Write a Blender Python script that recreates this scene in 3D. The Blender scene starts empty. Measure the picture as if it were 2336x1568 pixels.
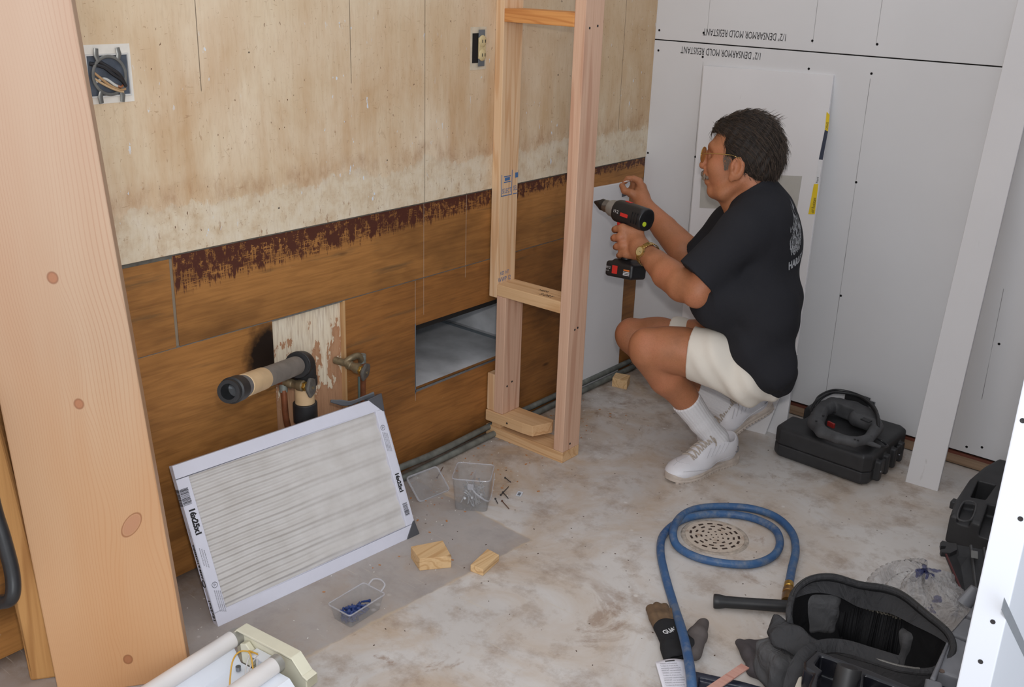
import bpy, bmesh, math, random
import numpy as np
from mathutils import Vector, Matrix
from mathutils.bvhtree import BVHTree
random.seed(7); rng = np.random.default_rng(7)
SC = bpy.context.scene; COL = SC.collection; PI = math.pi

# ---------------------------------------------------------------- camera, light, exposure
FOC = 2337.76
CAM = Vector((2.0872831, -3.3042225, 1.5048738))
_y, _p, _r = math.radians(-39.3297), math.radians(-20.1958), math.radians(1.8711)
FW = Vector((math.sin(_y)*math.cos(_p), math.cos(_y)*math.cos(_p), math.sin(_p)))
_r0 = Vector((math.cos(_y), -math.sin(_y), 0)); _u0 = _r0.cross(FW)
RT = _r0*math.cos(_r) + _u0*math.sin(_r)
UP = -_r0*math.sin(_r) + _u0*math.cos(_r)
cd = bpy.data.cameras.new('camera'); co = bpy.data.objects.new('camera', cd); COL.objects.link(co)
cd.sensor_fit = 'HORIZONTAL'; cd.sensor_width = 36; cd.lens = FOC*36/2336; cd.clip_start = .05
co.matrix_world = Matrix(((RT.x, UP.x, -FW.x, CAM.x), (RT.y, UP.y, -FW.y, CAM.y), (RT.z, UP.z, -FW.z, CAM.z), (0, 0, 0, 1)))
SC.camera = co
SC.view_settings.view_transform = 'Standard'; SC.view_settings.look = 'None'
SC.view_settings.gamma = 1; SC.view_settings.use_curve_mapping = False
SC.view_settings.exposure = 0.0
w = bpy.data.worlds.new('world'); SC.world = w; w.use_nodes = True
w.node_tree.nodes['Background'].inputs[0].default_value = (.90, .94, 1, 1)
w.node_tree.nodes['Background'].inputs[1].default_value = .90
def lamp(name, kind, loc, target, power, color, size=.1, sy=None):
    l = bpy.data.lights.new(name, kind); l.energy = power; l.color = color
    if kind == 'AREA':
        l.size = size
        if sy: l.shape = 'RECTANGLE'; l.size_y = sy
    else: l.shadow_soft_size = size
    o = bpy.data.objects.new(name, l); COL.objects.link(o); o.location = loc
    o.rotation_euler = (Vector(target)-Vector(loc)).to_track_quat('-Z', 'Y').to_euler()
    return o
# the camera's flash, just above the lens; daylight from the doorway behind the photographer
lamp('camera_flash', 'POINT', CAM + UP*.13 + RT*.03 + FW*.02, (0, 0, 0), 62, (1, .97, .95), .035)
lamp('doorway_daylight', 'AREA', (3.3, -4.3, 2.0), (1.2, -1.2, .9), 34, (.86, .93, 1), 1.3, 2.0)

# ---------------------------------------------------------------- picking real points along sight lines
def ray(px, py): return RT*((px-1168)/FOC) - UP*((py-784)/FOC) + FW
def on(px, py, axis, val):
    d = ray(px, py); return CAM + d*((val-CAM[axis])/d[axis])
def X(px, py, v=0.): return on(px, py, 0, v)
def Y(px, py, v=0.): return on(px, py, 1, v)
def Z(px, py, v=0.): return on(px, py, 2, v)
def DP(px, py, d): return CAM + ray(px, py)*d

# ---------------------------------------------------------------- materials
def lin(c):
    if isinstance(c, (int, float)): c = (c, c, c)
    return tuple(((v/255+.055)/1.055)**2.4 if v > 10 else v/255/12.92 for v in c)+(1,)
class G:
    def __init__(s, name, rough=.6, metal=0, spec=.5):
        s.m = bpy.data.materials.new(name); s.m.use_nodes = True; s.t = s.m.node_tree
        s.b = s.t.nodes['Principled BSDF']; s.b.inputs['Roughness'].default_value = rough
        s.b.inputs['Metallic'].default_value = metal; s.b.inputs['Specular IOR Level'].default_value = spec
        s.P = s.n('ShaderNodeTexCoord').outputs['Object']
        x = s.n('ShaderNodeSeparateXYZ', {0: s.P}); s.x, s.y, s.z = x.outputs
    def n(s, ty, ins=None, **kw):
        nd = s.t.nodes.new(ty)
        for k, v in kw.items(): setattr(nd, k, v)
        for k, v in (ins or {}).items():
            if isinstance(v, bpy.types.NodeSocket): s.t.links.new(v, nd.inputs[k])
            else: nd.inputs[k].default_value = v
        return nd
    def m_(s, op, a, b=None, c=None, clamp=False):
        i = {0: a}
        if b is not None: i[1] = b
        if c is not None: i[2] = c
        nd = s.n('ShaderNodeMath', i, operation=op); nd.use_clamp = clamp; return nd.outputs[0]
    def mr(s, v, a, b, c=0., d=1.):
        return s.n('ShaderNodeMapRange', {0: v, 1: a, 2: b, 3: c, 4: d}).outputs[0]
    def sc(s, vec, sx, sy, sz, off=(0, 0, 0), rot=(0, 0, 0)):
        return s.n('ShaderNodeMapping', {0: vec, 1: off, 2: rot, 3: (sx, sy, sz)}).outputs[0]
    def noise(s, vec=None, scale=5., detail=4., rough=.55, dist=0.):
        return s.n('ShaderNodeTexNoise', {'Vector': vec or s.P, 'Scale': scale, 'Detail': detail, 'Roughness': rough, 'Distortion': dist}).outputs[0]
    def vor(s, vec=None, scale=5., feat='F1'):
        return s.n('ShaderNodeTexVoronoi', {'Vector': vec or s.P, 'Scale': scale}, feature=feat).outputs[0]
    def mix(s, f, a, b, blend='MIX'):
        nd = s.n('ShaderNodeMix', data_type='RGBA', blend_type=blend)
        for k, v in ((0, f), (6, a), (7, b)):
            if isinstance(v, bpy.types.NodeSocket): s.t.links.new(v, nd.inputs[k])
            elif k == 0: nd.inputs[0].default_value = v
            else: nd.inputs[k].default_value = lin(v) if (not isinstance(v, tuple) or len(v) == 3) else v
        return nd.outputs[2]
    def ramp(s, f, stops, interp='LINEAR'):
        nd = s.n('ShaderNodeValToRGB', {0: f}); r = nd.color_ramp; r.interpolation = interp
        while len(r.elements) < len(stops): r.elements.new(.5)
        for e, (p, c) in zip(r.elements, stops): e.position = p; e.color = lin(c)
        return nd.outputs[0]
    def fin(s, col, bump=None, bs=.3, bd=.002, rough=None):
        if isinstance(col, bpy.types.NodeSocket): s.t.links.new(col, s.b.inputs[0])
        else: s.b.inputs[0].default_value = lin(col)
        if bump is not None:
            bn = s.n('ShaderNodeBump', {'Strength': bs, 'Distance': bd, 'Height': bump})
            s.t.links.new(bn.outputs[0], s.b.inputs['Normal'])
        if rough is not None: s.t.links.new(rough, s.b.inputs['Roughness'])
        return s.m
def plain(name, col, rough=.5, metal=0, var=.12, scale=40, bump=.0, spec=.5):
    g = G(name, rough, metal, spec)
    n = g.noise(scale=scale, detail=3)
    c = g.mix(g.mr(n, .3, .7, 0, var), col, tuple(v*.55 for v in (col if isinstance(col, tuple) else (col,)*3)))
    return g.fin(c, n if bump else None, bump, .001)
def glassy(name, col, rough=.15, alpha=.35, var=.0):
    g = G(name, rough); g.b.inputs['Alpha'].default_value = alpha
    if var:
        a = g.mr(g.noise(scale=18, detail=5, dist=1.2), .35, .7, alpha-var, alpha+var)
        g.t.links.new(a, g.b.inputs['Alpha'])
    return g.fin(col)
def wood(name, base, dark, axis=2, ring=26., seed=0., fine=.35, blot=None):
    """grain running along axis"""
    g = G(name, .62, spec=.3)
    s = [1., 1., 1.]; s[axis] = .07
    v = g.sc(g.P, *s, off=(seed, seed*.7, seed*.3))
    warp = g.noise(v, 6, 3, .5)
    w1 = g.m_('SINE', g.m_('MULTIPLY', warp, ring*6.28*.5))
    rings = g.mr(w1, .45, 1., 0, 1)
    s2 = [150., 150., 150.]; s2[axis] = 3.5
    f = g.noise(g.sc(g.P, *s2), 1, 3, .6)
    c = g.mix(g.m_('MULTIPLY', rings, .5), base, dark)
    c = g.mix(g.mr(f, .45, .75, 0, fine), c, dark)
    big = g.noise(v, 3.2, 2)
    c = g.mix(g.mr(big, .45, .7, 0, .35), c, blot or dark)
    kn = g.vor(g.sc(g.P, *[(2.2 if i == axis else 9.) for i in range(3)], off=(seed, 0, seed)), 1.)
    c = g.mix(g.mr(kn, .03, .10, .75, 0), c, tuple(v_*.55 for v_ in dark))
    return g.fin(c, f, .15, .0006)

# ---------------------------------------------------------------- mesh helpers
MW = {}
def obj(name, me, mat=None, parent=None, smooth=True, bevel=0, ang=35, seg=2, mods=()):
    if isinstance(me, bmesh.types.BMesh):
        b = me; bmesh.ops.recalc_face_normals(b, faces=b.faces); me = bpy.data.meshes.new(name); b.to_mesh(me); b.free()
    o = bpy.data.objects.new(name, me); COL.objects.link(o)
    for m in (mat if isinstance(mat, (list, tuple)) else [mat]):
        if m: me.materials.append(m)
    if smooth:
        me.shade_smooth()
        try: me.set_sharp_from_angle(angle=math.radians(ang))
        except Exception: pass
    if bevel:
        md = o.modifiers.new('bevel', 'BEVEL'); md.width = bevel; md.segments = seg; md.limit_method = 'ANGLE'; md.angle_limit = .6
        md.harden_normals = False
    if parent is not None:
        o.parent = parent; o.matrix_parent_inverse = MW.get(parent.name, Matrix()).inverted()
    return o
def thing(name, label, cat, loc=(0, 0, 0), group=None):
    o = bpy.data.objects.new(name, None); COL.objects.link(o); o.location = loc; o.empty_display_size = .05
    MW[o.name] = Matrix.Translation(Vector(loc)); return tag(o, label, cat, group)
def tag(o, label, cat, group=None):
    o['label'] = label; o['category'] = cat
    if group: o['group'] = group
    return o
def struct(o): o['kind'] = 'structure'; return o
def box(b, lo, hi, R=None, o=None):
    vs = [Vector((x, y, z)) for x in (lo[0], hi[0]) for y in (lo[1], hi[1]) for z in (lo[2], hi[2])]
    if R is not None: vs = [R @ v for v in vs]
    if o is not None: vs = [v+Vector(o) for v in vs]
    v = [b.verts.new(p) for p in vs]
    for f in ((0, 1, 3, 2), (4, 6, 7, 5), (0, 4, 5, 1), (2, 3, 7, 6), (0, 2, 6, 4), (1, 5, 7, 3)): b.faces.new([v[i] for i in f])
    return b
def BX(lo, hi, R=None, o=None): return box(bmesh.new(), lo, hi, R, o)
def slab(b, pts, off):
    """polygon pts (any number, planar) thickened by vector off"""
    off = Vector(off); A = [b.verts.new(Vector(p)) for p in pts]; B = [b.verts.new(Vector(p)+off) for p in pts]
    b.faces.new(A); b.faces.new(B[::-1]); n = len(pts)
    for i in range(n): b.faces.new([A[i], B[i], B[(i+1) % n], A[(i+1) % n]])
    return b
def SL(pts, off): return slab(bmesh.new(), pts, off)
def frame_of(d):
    d = Vector(d).normalized(); a = Vector((0, 0, 1)) if abs(d.z) < .9 else Vector((1, 0, 0))
    u = d.cross(a).normalized(); return u, d.cross(u).normalized(), d
def smoothpath(pts, n=8, closed=False):
    P = [Vector(p) for p in pts]; out = []; m = len(P)
    for i in range(m if closed else m-1):
        if closed: p0, p1, p2, p3 = P[(i-1) % m], P[i], P[(i+1) % m], P[(i+2) % m]
        else: p0, p1, p2, p3 = P[max(i-1, 0)], P[i], P[i+1], P[min(i+2, m-1)]
        for k in range(n):
            t = k/n
            out.append(.5*((2*p1)+(p2-p0)*t+(2*p0-5*p1+4*p2-p3)*t*t+(3*p1-p0-3*p2+p3)*t**3))
    if not closed: out.append(P[-1])
    return out
def tube(b, path, r, seg=10, closed=False, caps=True, flat=1., nrm=None):
    P = [Vector(p) for p in path]; n = len(P); rs = r if isinstance(r, (list, tuple)) else [r]*n
    rings = []; u = None
    for i in range(n):
        if closed: t = (P[(i+1) % n]-P[(i-1) % n])
        else: t = P[min(i+1, n-1)]-P[max(i-1, 0)]
        if t.length < 1e-9: t = Vector((0, 0, 1))
        t.normalize()
        if nrm is not None: u = Vector(nrm) - t*Vector(nrm).dot(t); u.normalize()
        elif u is None: u = frame_of(t)[0]
        else: u = (u-t*u.dot(t)).normalized()
        v = t.cross(u)
        rings.append([b.verts.new(P[i]+(u*math.cos(a)*flat+v*math.sin(a))*rs[i]) for a in [2*PI*k/seg for k in range(seg)]])
    for i in range(n if closed else n-1):
        A, B = rings[i], rings[(i+1) % n]
        for k in range(seg): b.faces.new([A[k], A[(k+1) % seg], B[(k+1) % seg], B[k]])
    if caps and not closed: b.faces.new(rings[0][::-1]); b.faces.new(rings[-1])
    return b
def TB(*a, **k): return tube(bmesh.new(), *a, **k)
def lathe(b, prof, o, d, seg=24, up=None):
    """prof: (r, h) list along axis d from o"""
    u, v, d = frame_of(d); o = Vector(o); rings = []
    for r, h in prof:
        if r < 1e-6: rings.append([b.verts.new(o+d*h)])
        else: rings.append([b.verts.new(o+d*h+(u*math.cos(a)+v*math.sin(a))*r) for a in [2*PI*k/seg for k in range(seg)]])
    for A, B in zip(rings, rings[1:]):
        for k in range(seg):
            q = [A[k % len(A)], A[(k+1) % len(A)], B[(k+1) % len(B)], B[k % len(B)]]
            q2 = []
            for x in q:
                if x not in q2: q2.append(x)
            if len(q2) > 2: b.faces.new(q2)
    return b
def LA(*a, **k): return lathe(bmesh.new(), *a, **k)
def cyl(o, d, r, h, seg=16): return LA([(0, 0), (r, 0), (r, h), (0, h)], o, d, seg)
def ball(b, c, r, R=None, sub=2):
    m = Matrix.Translation(Vector(c)) @ (R.to_4x4() if R else Matrix()) @ Matrix.Diagonal((*(r if isinstance(r, (tuple, list)) else (r,)*3), 1))
    bmesh.ops.create_icosphere(b, subdivisions=sub, radius=1, matrix=m); return b
def grid(fn, nu, nv, b=None):
    b = b or bmesh.new()
    V = [[b.verts.new(fn(i/nu, j/nv)) for j in range(nv+1)] for i in range(nu+1)]
    for i in range(nu):
        for j in range(nv): b.faces.new([V[i][j], V[i+1][j], V[i+1][j+1], V[i][j+1]])
    return b
def text(s, size, o, xd, yd, mat, parent, name='printed_text', bold=0., name_sx=1., th=.0003, center=False):
    """lettering lying on the plane xd, yd at o (baseline start)"""
    c = bpy.data.curves.new(name, 'FONT'); c.body = s; c.size = size; c.offset = bold; c.resolution_u = 2
    if center: c.align_x = 'CENTER'
    t = bpy.data.objects.new(name, c); me = bpy.data.meshes.new_from_object(t); bpy.data.objects.remove(t)
    xd = Vector(xd).normalized(); yd = Vector(yd); yd = (yd-xd*yd.dot(xd)).normalized(); zd = xd.cross(yd)
    for v in me.vertices: v.co = Vector(o)+xd*(v.co.x*name_sx)+yd*v.co.y+zd*th
    me.name = name
    return obj(name, me, mat, parent, smooth=False)
# ================================================================ SETTING
def absd(g, s, c): return g.m_('ABSOLUTE', g.m_('SUBTRACT', s, c))
def band(g, s, c, hw, soft=.0004): return g.mr(absd(g, s, c), hw, hw+soft, 1, 0)
def gt(g, s, v, soft=.002): return g.mr(s, v-soft, v+soft, 0, 1)
MUL = lambda g, *a: a[0] if len(a) == 1 else MUL(g, g.m_('MULTIPLY', a[0], a[1]), *a[2:])

def mat_cream():
    g = G('painted_plywood', .62, spec=.3)
    P, y, z = g.P, g.y, g.z
    big = g.noise(g.sc(P, 1, 1.6, 1.1), 2.4, 5, .6, .6)
    drip = g.noise(g.sc(P, 1, 14, 1.6), 1.3, 4, .65)
    fine = g.noise(g.sc(P, 30, 130, 22), 1, 3, .6)
    base = g.ramp(g.noise(scale=3.5, detail=5), [(.3, (214, 192, 160)), (.7, (228, 210, 184))])
    # tan water stains, heavier low on the sheet, in vertical runs
    low = g.mr(z, .98, 1.45, .62, .05)
    lowc = MUL(g, low, g.mr(z, .90, 1.0, .0, 1.))
    st = g.m_('ADD', g.mr(big, .38, .68, 0, .75), g.mr(drip, .40, .72, 0, .55))
    st = g.m_('MULTIPLY', st, g.m_('ADD', lowc, g.mr(z, 1.1, 1.5, .22, .30)), clamp=True)
    c = g.mix(st, base, (188, 146, 100))
    # ragged pale band above the old worktop line
    edge = g.m_('ADD', .875, g.m_('MULTIPLY', g.noise(g.sc(P, 1, 4, 2), 1.6, 7, .72), .17))
    pale = g.mr(g.m_('SUBTRACT', edge, z), -.003, .004, 0, 1)
    c = g.mix(g.m_('MULTIPLY', pale, .85), c, g.ramp(g.noise(scale=16, detail=6, rough=.7), [(.3, (196, 170, 138)), (.5, (218, 203, 178)), (.75, (226, 216, 198))]))
    br = MUL(g, g.mr(absd(g, g.m_('SUBTRACT', z, edge), .018), .0, .04, .45, 0), g.mr(g.noise(g.sc(P, 1, 22, 10), 1, 5, .7), .42, .62, 0, 1))
    c = g.mix(br, c, (150, 100, 62))
    # towards the far corner the panel is browner
    c = g.mix(MUL(g, g.mr(y, -1.0, -.1, 0, .55), g.mr(big, .3, .7, .35, 1), g.m_('SUBTRACT', 1., pale)), c, (176, 140, 96))
    # flaking at the bottom edge
    fl = MUL(g, g.mr(z, .85, .97, 1, 0), g.mr(g.noise(g.sc(P, 1, 60, 24), 1, 4, .7), .60, .66, 0, 1))
    c = g.mix(g.m_('MULTIPLY', fl, .7), c, (140, 92, 58))
    c = g.mix(g.mr(fine, .5, .8, 0, .22), c, (160, 122, 84))
    # scuffed cracks, dark chips, white splashes
    ck = g.vor(g.sc(P, 1, 60, 26), 1., 'DISTANCE_TO_EDGE')
    ckm = MUL(g, g.mr(ck, .0, .05, 1, 0), g.mr(g.noise(scale=40, detail=3), .5, .62, 0, .30), g.mr(g.noise(scale=5, detail=3), .5, .62, 0, 1))
    scr = g.mr(g.noise(g.sc(P, 1, 150, 45, rot=(.5, 0, 0)), 1, 3, .6, .8), .66, .70, 0, .45)
    scr2 = g.mr(g.noise(g.sc(P, 1, 40, 170, rot=(-.3, 0, 0), off=(0, 5, 5)), 1, 3, .6, .8), .67, .70, 0, .4)
    c = g.mix(g.m_('MAXIMUM', scr, scr2), c, (150, 110, 76))
    c = g.mix(ckm, c, (140, 100, 66))
    ch = g.mr(g.noise(g.sc(P, 10, 150, 60, off=(3, 1, 0)), 1, 2, .5), .715, .735, 0, 1)
    c = g.mix(MUL(g, ch, g.mr(g.noise(scale=3, detail=1), .4, .55, .15, 1)), c, (96, 58, 36))
    wh = MUL(g, g.mr(g.noise(g.sc(P, 10, 60, 24, off=(0, 7, 2)), 1, 3, .6), .67, .69, 0, 1), g.mr(g.noise(g.sc(P, 1, 2.6, 2.6), 1.7, 2), .5, .58, 0, 1))
    c = g.mix(wh, c, (214, 220, 228))
    # pencil and knife lines
    for yy, z0 in ((-1.914, 1.215), (-1.46, 1.205), (-1.186, .84), (-.20, .96)):
        c = g.mix(MUL(g, band(g, y, yy, .0009), gt(g, z, z0), .75), c, (70, 52, 40))
    # nail and screw holes on a loose raster
    hv = g.vor(g.sc(P, 0, 9, 11), 1.)
    c = g.mix(g.mr(hv, .020, .035, .9, 0), c, (40, 30, 26))
    return g.fin(c, g.m_('ADD', fine, g.m_('MULTIPLY', ckm, -1.)), .25, .0012)

def mat_ply(name='varnished_plywood', light=(170, 118, 64), dark=(110, 70, 36), glue=False, burn=False, seed=0.):
    g = G(name, .5, spec=.35)
    P, y, z = g.P, g.y, g.z
    v = g.sc(P, 1, .6, 3.6, off=(seed, seed, 0))
    warp = g.noise(v, 2.2, 3, .5, .4)
    rings = g.mr(g.m_('SINE', g.m_('MULTIPLY', warp, 60.)), .2, 1, 0, 1)
    fine = g.noise(g.sc(P, 10, 7, 170), 1, 4, .65)
    cloud = g.noise(g.sc(P, 1, 1.3, 3.0, off=(seed, 2, 0)), 2.0, 4, .6)
    c = g.mix(g.m_('MULTIPLY', rings, .22), light, dark)
    c = g.mix(g.mr(fine, .42, .75, 0, .5), c, dark)
    c = g.mix(g.mr(cloud, .45, .72, 0, .6), c, tuple(v_*.72 for v_ in dark))
    c = g.mix(g.mr(cloud, .25, .45, .3, 0), c, (182, 126, 70))
    # grey smears along the grain and white scuffs
    sm = MUL(g, g.mr(g.noise(g.sc(P, 1, 2.2, 26, off=(0, 3+seed, 1)), 1, 5, .6), .60, .70, 0, .6), 1.)
    c = g.mix(sm, c, (92, 74, 52))
    wh = g.mr(g.noise(g.sc(P, 1, 40, 55, off=(0, seed, 4)), 1, 3, .7), .715, .74, 0, .75)
    c = g.mix(MUL(g, wh, g.mr(g.noise(scale=4.5, detail=1), .5, .6, 0, 1)), c, (196, 178, 156))
    kn = g.vor(g.sc(P, 0, 2.2, 7, off=(0, seed, 0)), 1.)
    c = g.mix(g.mr(kn, .02, .06, .85, 0), c, (56, 32, 18))
    if glue:
        L = g.m_('MULTIPLY', g.noise(g.sc(P, 1, 60, .01), 1, 5, .8), g.mr(y, -2.0, -.3, .185, .07))
        inside = g.m_('MULTIPLY', gt(g, g.m_('SUBTRACT', z, g.m_('SUBTRACT', .852, L)), 0, .002), gt(g, y, -2.022))
        lines = g.noise(g.sc(P, 1, 26, 330), 1, 3, .6); cols = g.noise(g.sc(P, 1, 230, 14), 1, 3, .6)
        keep = MUL(g, g.mr(lines, .50, .56, 1, .05), g.mr(cols, .50, .56, 1, .05))
        solid = g.mr(g.noise(g.sc(P, 1, 24, 18), 1, 3, .6), .52, .57, 0, 1)
        rel = g.m_('DIVIDE', g.m_('SUBTRACT', z, g.m_('SUBTRACT', .852, L)), g.m_('MAXIMUM', L, .01))
        s2 = g.mr(g.m_('ADD', g.noise(g.sc(P, 1, 60, 40), 1, 4, .7), g.m_('MULTIPLY', rel, .22)), .60, .64, 0, 1)
        keep = g.m_('MAXIMUM', g.m_('MAXIMUM', keep, solid), s2)
        c = g.mix(MUL(g, inside, keep, .93), c, (70, 32, 28))
    if burn:
        d = g.n('ShaderNodeVectorMath', {0: g.sc(P, 0, 1, .62), 1: (0, -1.778, .525*.62)}, operation='DISTANCE').outputs['Value']
        dd = g.m_('ADD', d, g.m_('MULTIPLY', g.m_('SUBTRACT', g.noise(scale=22, detail=5), .5), .055))
        c = g.mix(g.mr(dd, .038, .066, .97, 0), c, (18, 13, 12))
    for yy, z0, z1 in ((-1.222, .225, .62), (-1.186, .5, .86), (-1.0, .58, .86)):
        c = g.mix(MUL(g, band(g, y, yy, .0008), gt(g, z, z0), gt(g, g.m_('MULTIPLY', z, -1.), -z1), .5), c, (190, 176, 160))
    return g.fin(c, fine, .15, .0006)

def mat_drywall(name='drywall_face', col=(222, 221, 222), marks=False):
    g = G(name, .8, spec=.2)
    P, x, z = g.P, g.x, g.z
    n = g.noise(scale=2.2, detail=4, rough=.6); f = g.noise(scale=420, detail=1)
    c = g.mix(g.mr(n, .3, .7, 0, .22), col, tuple(v*.9 for v in col))
    sm = g.mr(g.noise(g.sc(P, 30, 30, 8, off=(2, 0, 1)), 1, 4, .6), .70, .78, 0, .35)
    c = g.mix(MUL(g, sm, g.mr(g.noise(scale=2.5, detail=1), .5, .62, 0, 1)), c, (150, 142, 132))
    if marks:
        for xx, a, b_ in ((.212, .35, 1.21), (.605, 1.30, 2.4), (.82, .12, 1.205), (.212, 1.305, 2.4), (.815, 1.31, 2.4), (1.33, .25, .62)):
            wob = g.m_('ADD', x, g.m_('MULTIPLY', z, .006))
            c = g.mix(MUL(g, band(g, wob, xx+.006*(a+b_)/2, .0007), gt(g, z, a), gt(g, g.m_('MULTIPLY', z, -1.), -b_), g.mr(g.noise(scale=6), .35, .6, .25, .8)), c, (84, 80, 80))
    return g.fin(c, f, .08, .0004)

def mat_floor():
    g = G('worn_concrete', .62, spec=.3)
    P, x, y = g.P, g.x, g.y
    n1 = g.noise(scale=1.7, detail=6, rough=.62, dist=.5); n2 = g.noise(scale=9, detail=7, rough=.7); n3 = g.noise(g.sc(P, 1, 1, 1, off=(5, 2, 0)), 3.4, 6, .65, .8)
    c = g.ramp(n1, [(.3, (186, 181, 177)), (.5, (206, 201, 197)), (.72, (216, 212, 208))])
    # tan mottling, mostly on the left and middle
    tan = MUL(g, g.mr(n3, .42, .66, 0, 1), g.mr(x, .2, 1.5, .80, .3))
    c = g.mix(tan, c, (180, 152, 120))
    c = g.mix(g.mr(n2, .50, .66, 0, .55), c, (146, 124, 106))
    c = g.mix(MUL(g, g.mr(g.noise(g.sc(P, 1, 1, 1, off=(9, 3, 0)), 6, 7, .7, .6), .58, .66, 0, .6), g.mr(g.noise(scale=1.3, detail=2), .45, .6, .2, 1)), c, (132, 98, 70))
    c = g.mix(g.mr(g.noise(g.sc(P, 1, 1, 1, off=(1, 8, 0)), 14, 6, .7), .60, .70, 0, .5), c, (206, 202, 198))
    # ghost of a rectangular base: greyer inside, a thin tan line along its edge
    ax, ay = GHOST
    a1 = g.m_('ADD', g.m_('MULTIPLY', g.m_('SUBTRACT', x, ax), GN1[0]), g.m_('MULTIPLY', g.m_('SUBTRACT', y, ay), GN1[1]))
    a2 = g.m_('ADD', g.m_('MULTIPLY', g.m_('SUBTRACT', x, ax), GN2[0]), g.m_('MULTIPLY', g.m_('SUBTRACT', y, ay), GN2[1]))
    wob = g.m_('MULTIPLY', g.m_('SUBTRACT', g.noise(scale=30, detail=4), .5), .014)
    mn = g.m_('ADD', g.m_('MINIMUM', a1, a2), wob)
    ins = g.mr(mn, -.002, .002, 0, 1)
    c = g.mix(g.m_('MULTIPLY', ins, .72), c, g.ramp(n2, [(.3, (140, 132, 130)), (.55, (164, 156, 152)), (.75, (176, 160, 146))]))
    c = g.mix(MUL(g, g.mr(absd(g, mn, 0), .002, .007, .55, 0), g.mr(n2, .4, .6, .2, 1)), c, (196, 176, 150))
    # browner and darker towards the foot of the plywood wall
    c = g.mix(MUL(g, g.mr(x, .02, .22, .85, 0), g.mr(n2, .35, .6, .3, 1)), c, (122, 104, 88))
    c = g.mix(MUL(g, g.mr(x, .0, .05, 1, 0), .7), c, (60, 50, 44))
    # paint spots and dark specks
    v = g.vor(g.sc(P, 11, 11, 0), 1.); vb = g.vor(g.sc(P, 26, 26, 0, off=(4, 4, 0)), 1.)
    c = g.mix(MUL(g, g.mr(v, .04, .09, .8, 0), g.mr(g.noise(scale=2.6, detail=1), .5, .55, 0, 1)), c, (222, 218, 214))
    c = g.mix(MUL(g, g.mr(vb, .04, .09, .7, 0), g.mr(g.noise(scale=3.1, detail=1), .52, .58, 0, 1)), c, (84, 66, 54))
    sc_ = g.mr(g.noise(g.sc(P, 4, 90, 1, rot=(0, 0, .6)), 1, 3, .6), .66, .70, 0, .4)
    c = g.mix(sc_, c, (204, 192, 176))
    return g.fin(c, n2, .12, .002)
_a, _b, _c = Z(1213, 1233), Z(1080, 1163), Z(700, 1500)
GHOST = (_a.x, _a.y)
def _nrm(p, q, ref):
    d = (q-p); n = Vector((-d.y, d.x)).normalized(); r = Vector((ref.x-p.x, ref.y-p.y))
    return n if n.dot(r) > 0 else -n
GN1 = _nrm(_a, _b, _c); GN2 = _nrm(_a, _c, _b)

M_cream = mat_cream(); M_ply = mat_ply(); M_plyg = mat_ply('glue_streaked_plywood', glue=True, seed=1.7)
M_plyb = mat_ply('scorched_plywood', burn=True, seed=3.1); M_plyd = mat_ply('dark_plywood', (156, 104, 54), (94, 58, 30), seed=5.3)
M_dry = mat_drywall('wall_drywall', marks=True); M_dryp = mat_drywall('plain_drywall', (226, 224, 225))
M_drycore = plain('gypsum_edge', (214, 205, 214), .9, var=.2)
M_floor = mat_floor()
M_black = plain('black_plastic', (34, 34, 36), .42, var=.3, scale=25)
M_void = plain('gap_shade', (22, 19, 17), .9)  # near-black colour put in for the shade inside gaps and cavities
M_ink = plain('black_ink', (38, 36, 38), .7); M_blueink = plain('blue_ink', (70, 110, 160), .7)
M_steel = plain('steel', (150, 152, 156), .3, .9); M_galv = plain('galvanised_steel', (140, 148, 154), .42, .6, var=.5, scale=14)
M_white = plain('white_paint', (228, 230, 236), .45, var=.05)

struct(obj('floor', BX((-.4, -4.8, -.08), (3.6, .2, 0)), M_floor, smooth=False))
H = 2.45
# left wall: painted plywood above, varnished plywood boards below
struct(obj('wall_left', BX((-.02, -4.2, .848), (.004, 0, H)), M_cream, smooth=False, bevel=.0008, seg=1))
struct(obj('wall_left', BX((-.02, -2.023, .6185), (0, 0, .8435)), M_plyg, smooth=False, bevel=.0008, seg=1))
struct(obj('wall_left', BX((-.02, -4.2, .6175), (-.001, -2.031, .838)), M_ply, smooth=False, bevel=.0008, seg=1))
struct(obj('wall_left', BX((-.02, -4.2, .0), (-.001, -1.747, .6155)), M_plyb, smooth=False, bevel=.0008, seg=1))
M_strip = G('bare_plywood_with_paint', .7)
def _strip():
    g = M_strip; n = g.noise(g.sc(g.P, 1, 20, 9), 1, 6, .65); f = g.noise(g.sc(g.P, 10, 160, 14), 1, 3)
    t = g.m_('ADD', n, g.mr(g.z, .30, .60, -.16, .16))
    c = g.ramp(t, [(.44, (186, 142, 108)), (.50, (176, 128, 94)), (.52, (226, 210, 184)), (.8, (234, 222, 200))])
    c = g.mix(g.mr(f, .45, .75, 0, .5), c, (140, 96, 66)); return g.fin(c, f, .2, .001)
M_strip = _strip()
struct(obj('wall_left', BX((-.03, -1.75, 0), (-.014, -1.50, .6175)), M_strip, smooth=False))
def boards_with_hole():
    b = bmesh.new(); y0, y1, z1 = -1.504, 0., .6155; a, c, lo, hi = -1.2225, -.80, .262, .473
    for p, q in (((y0, 0), (a, z1)), ((c, 0), (y1, z1)), ((a, 0), (c, lo)), ((a, hi), (c, z1))):
        box(b, (-.016, p[0], p[1]), (0, q[0], q[1]))
    bmesh.ops.remove_doubles(b, verts=b.verts, dist=1e-5); return b
struct(obj('wall_left', boards_with_hole(), M_plyd, smooth=False))
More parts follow.
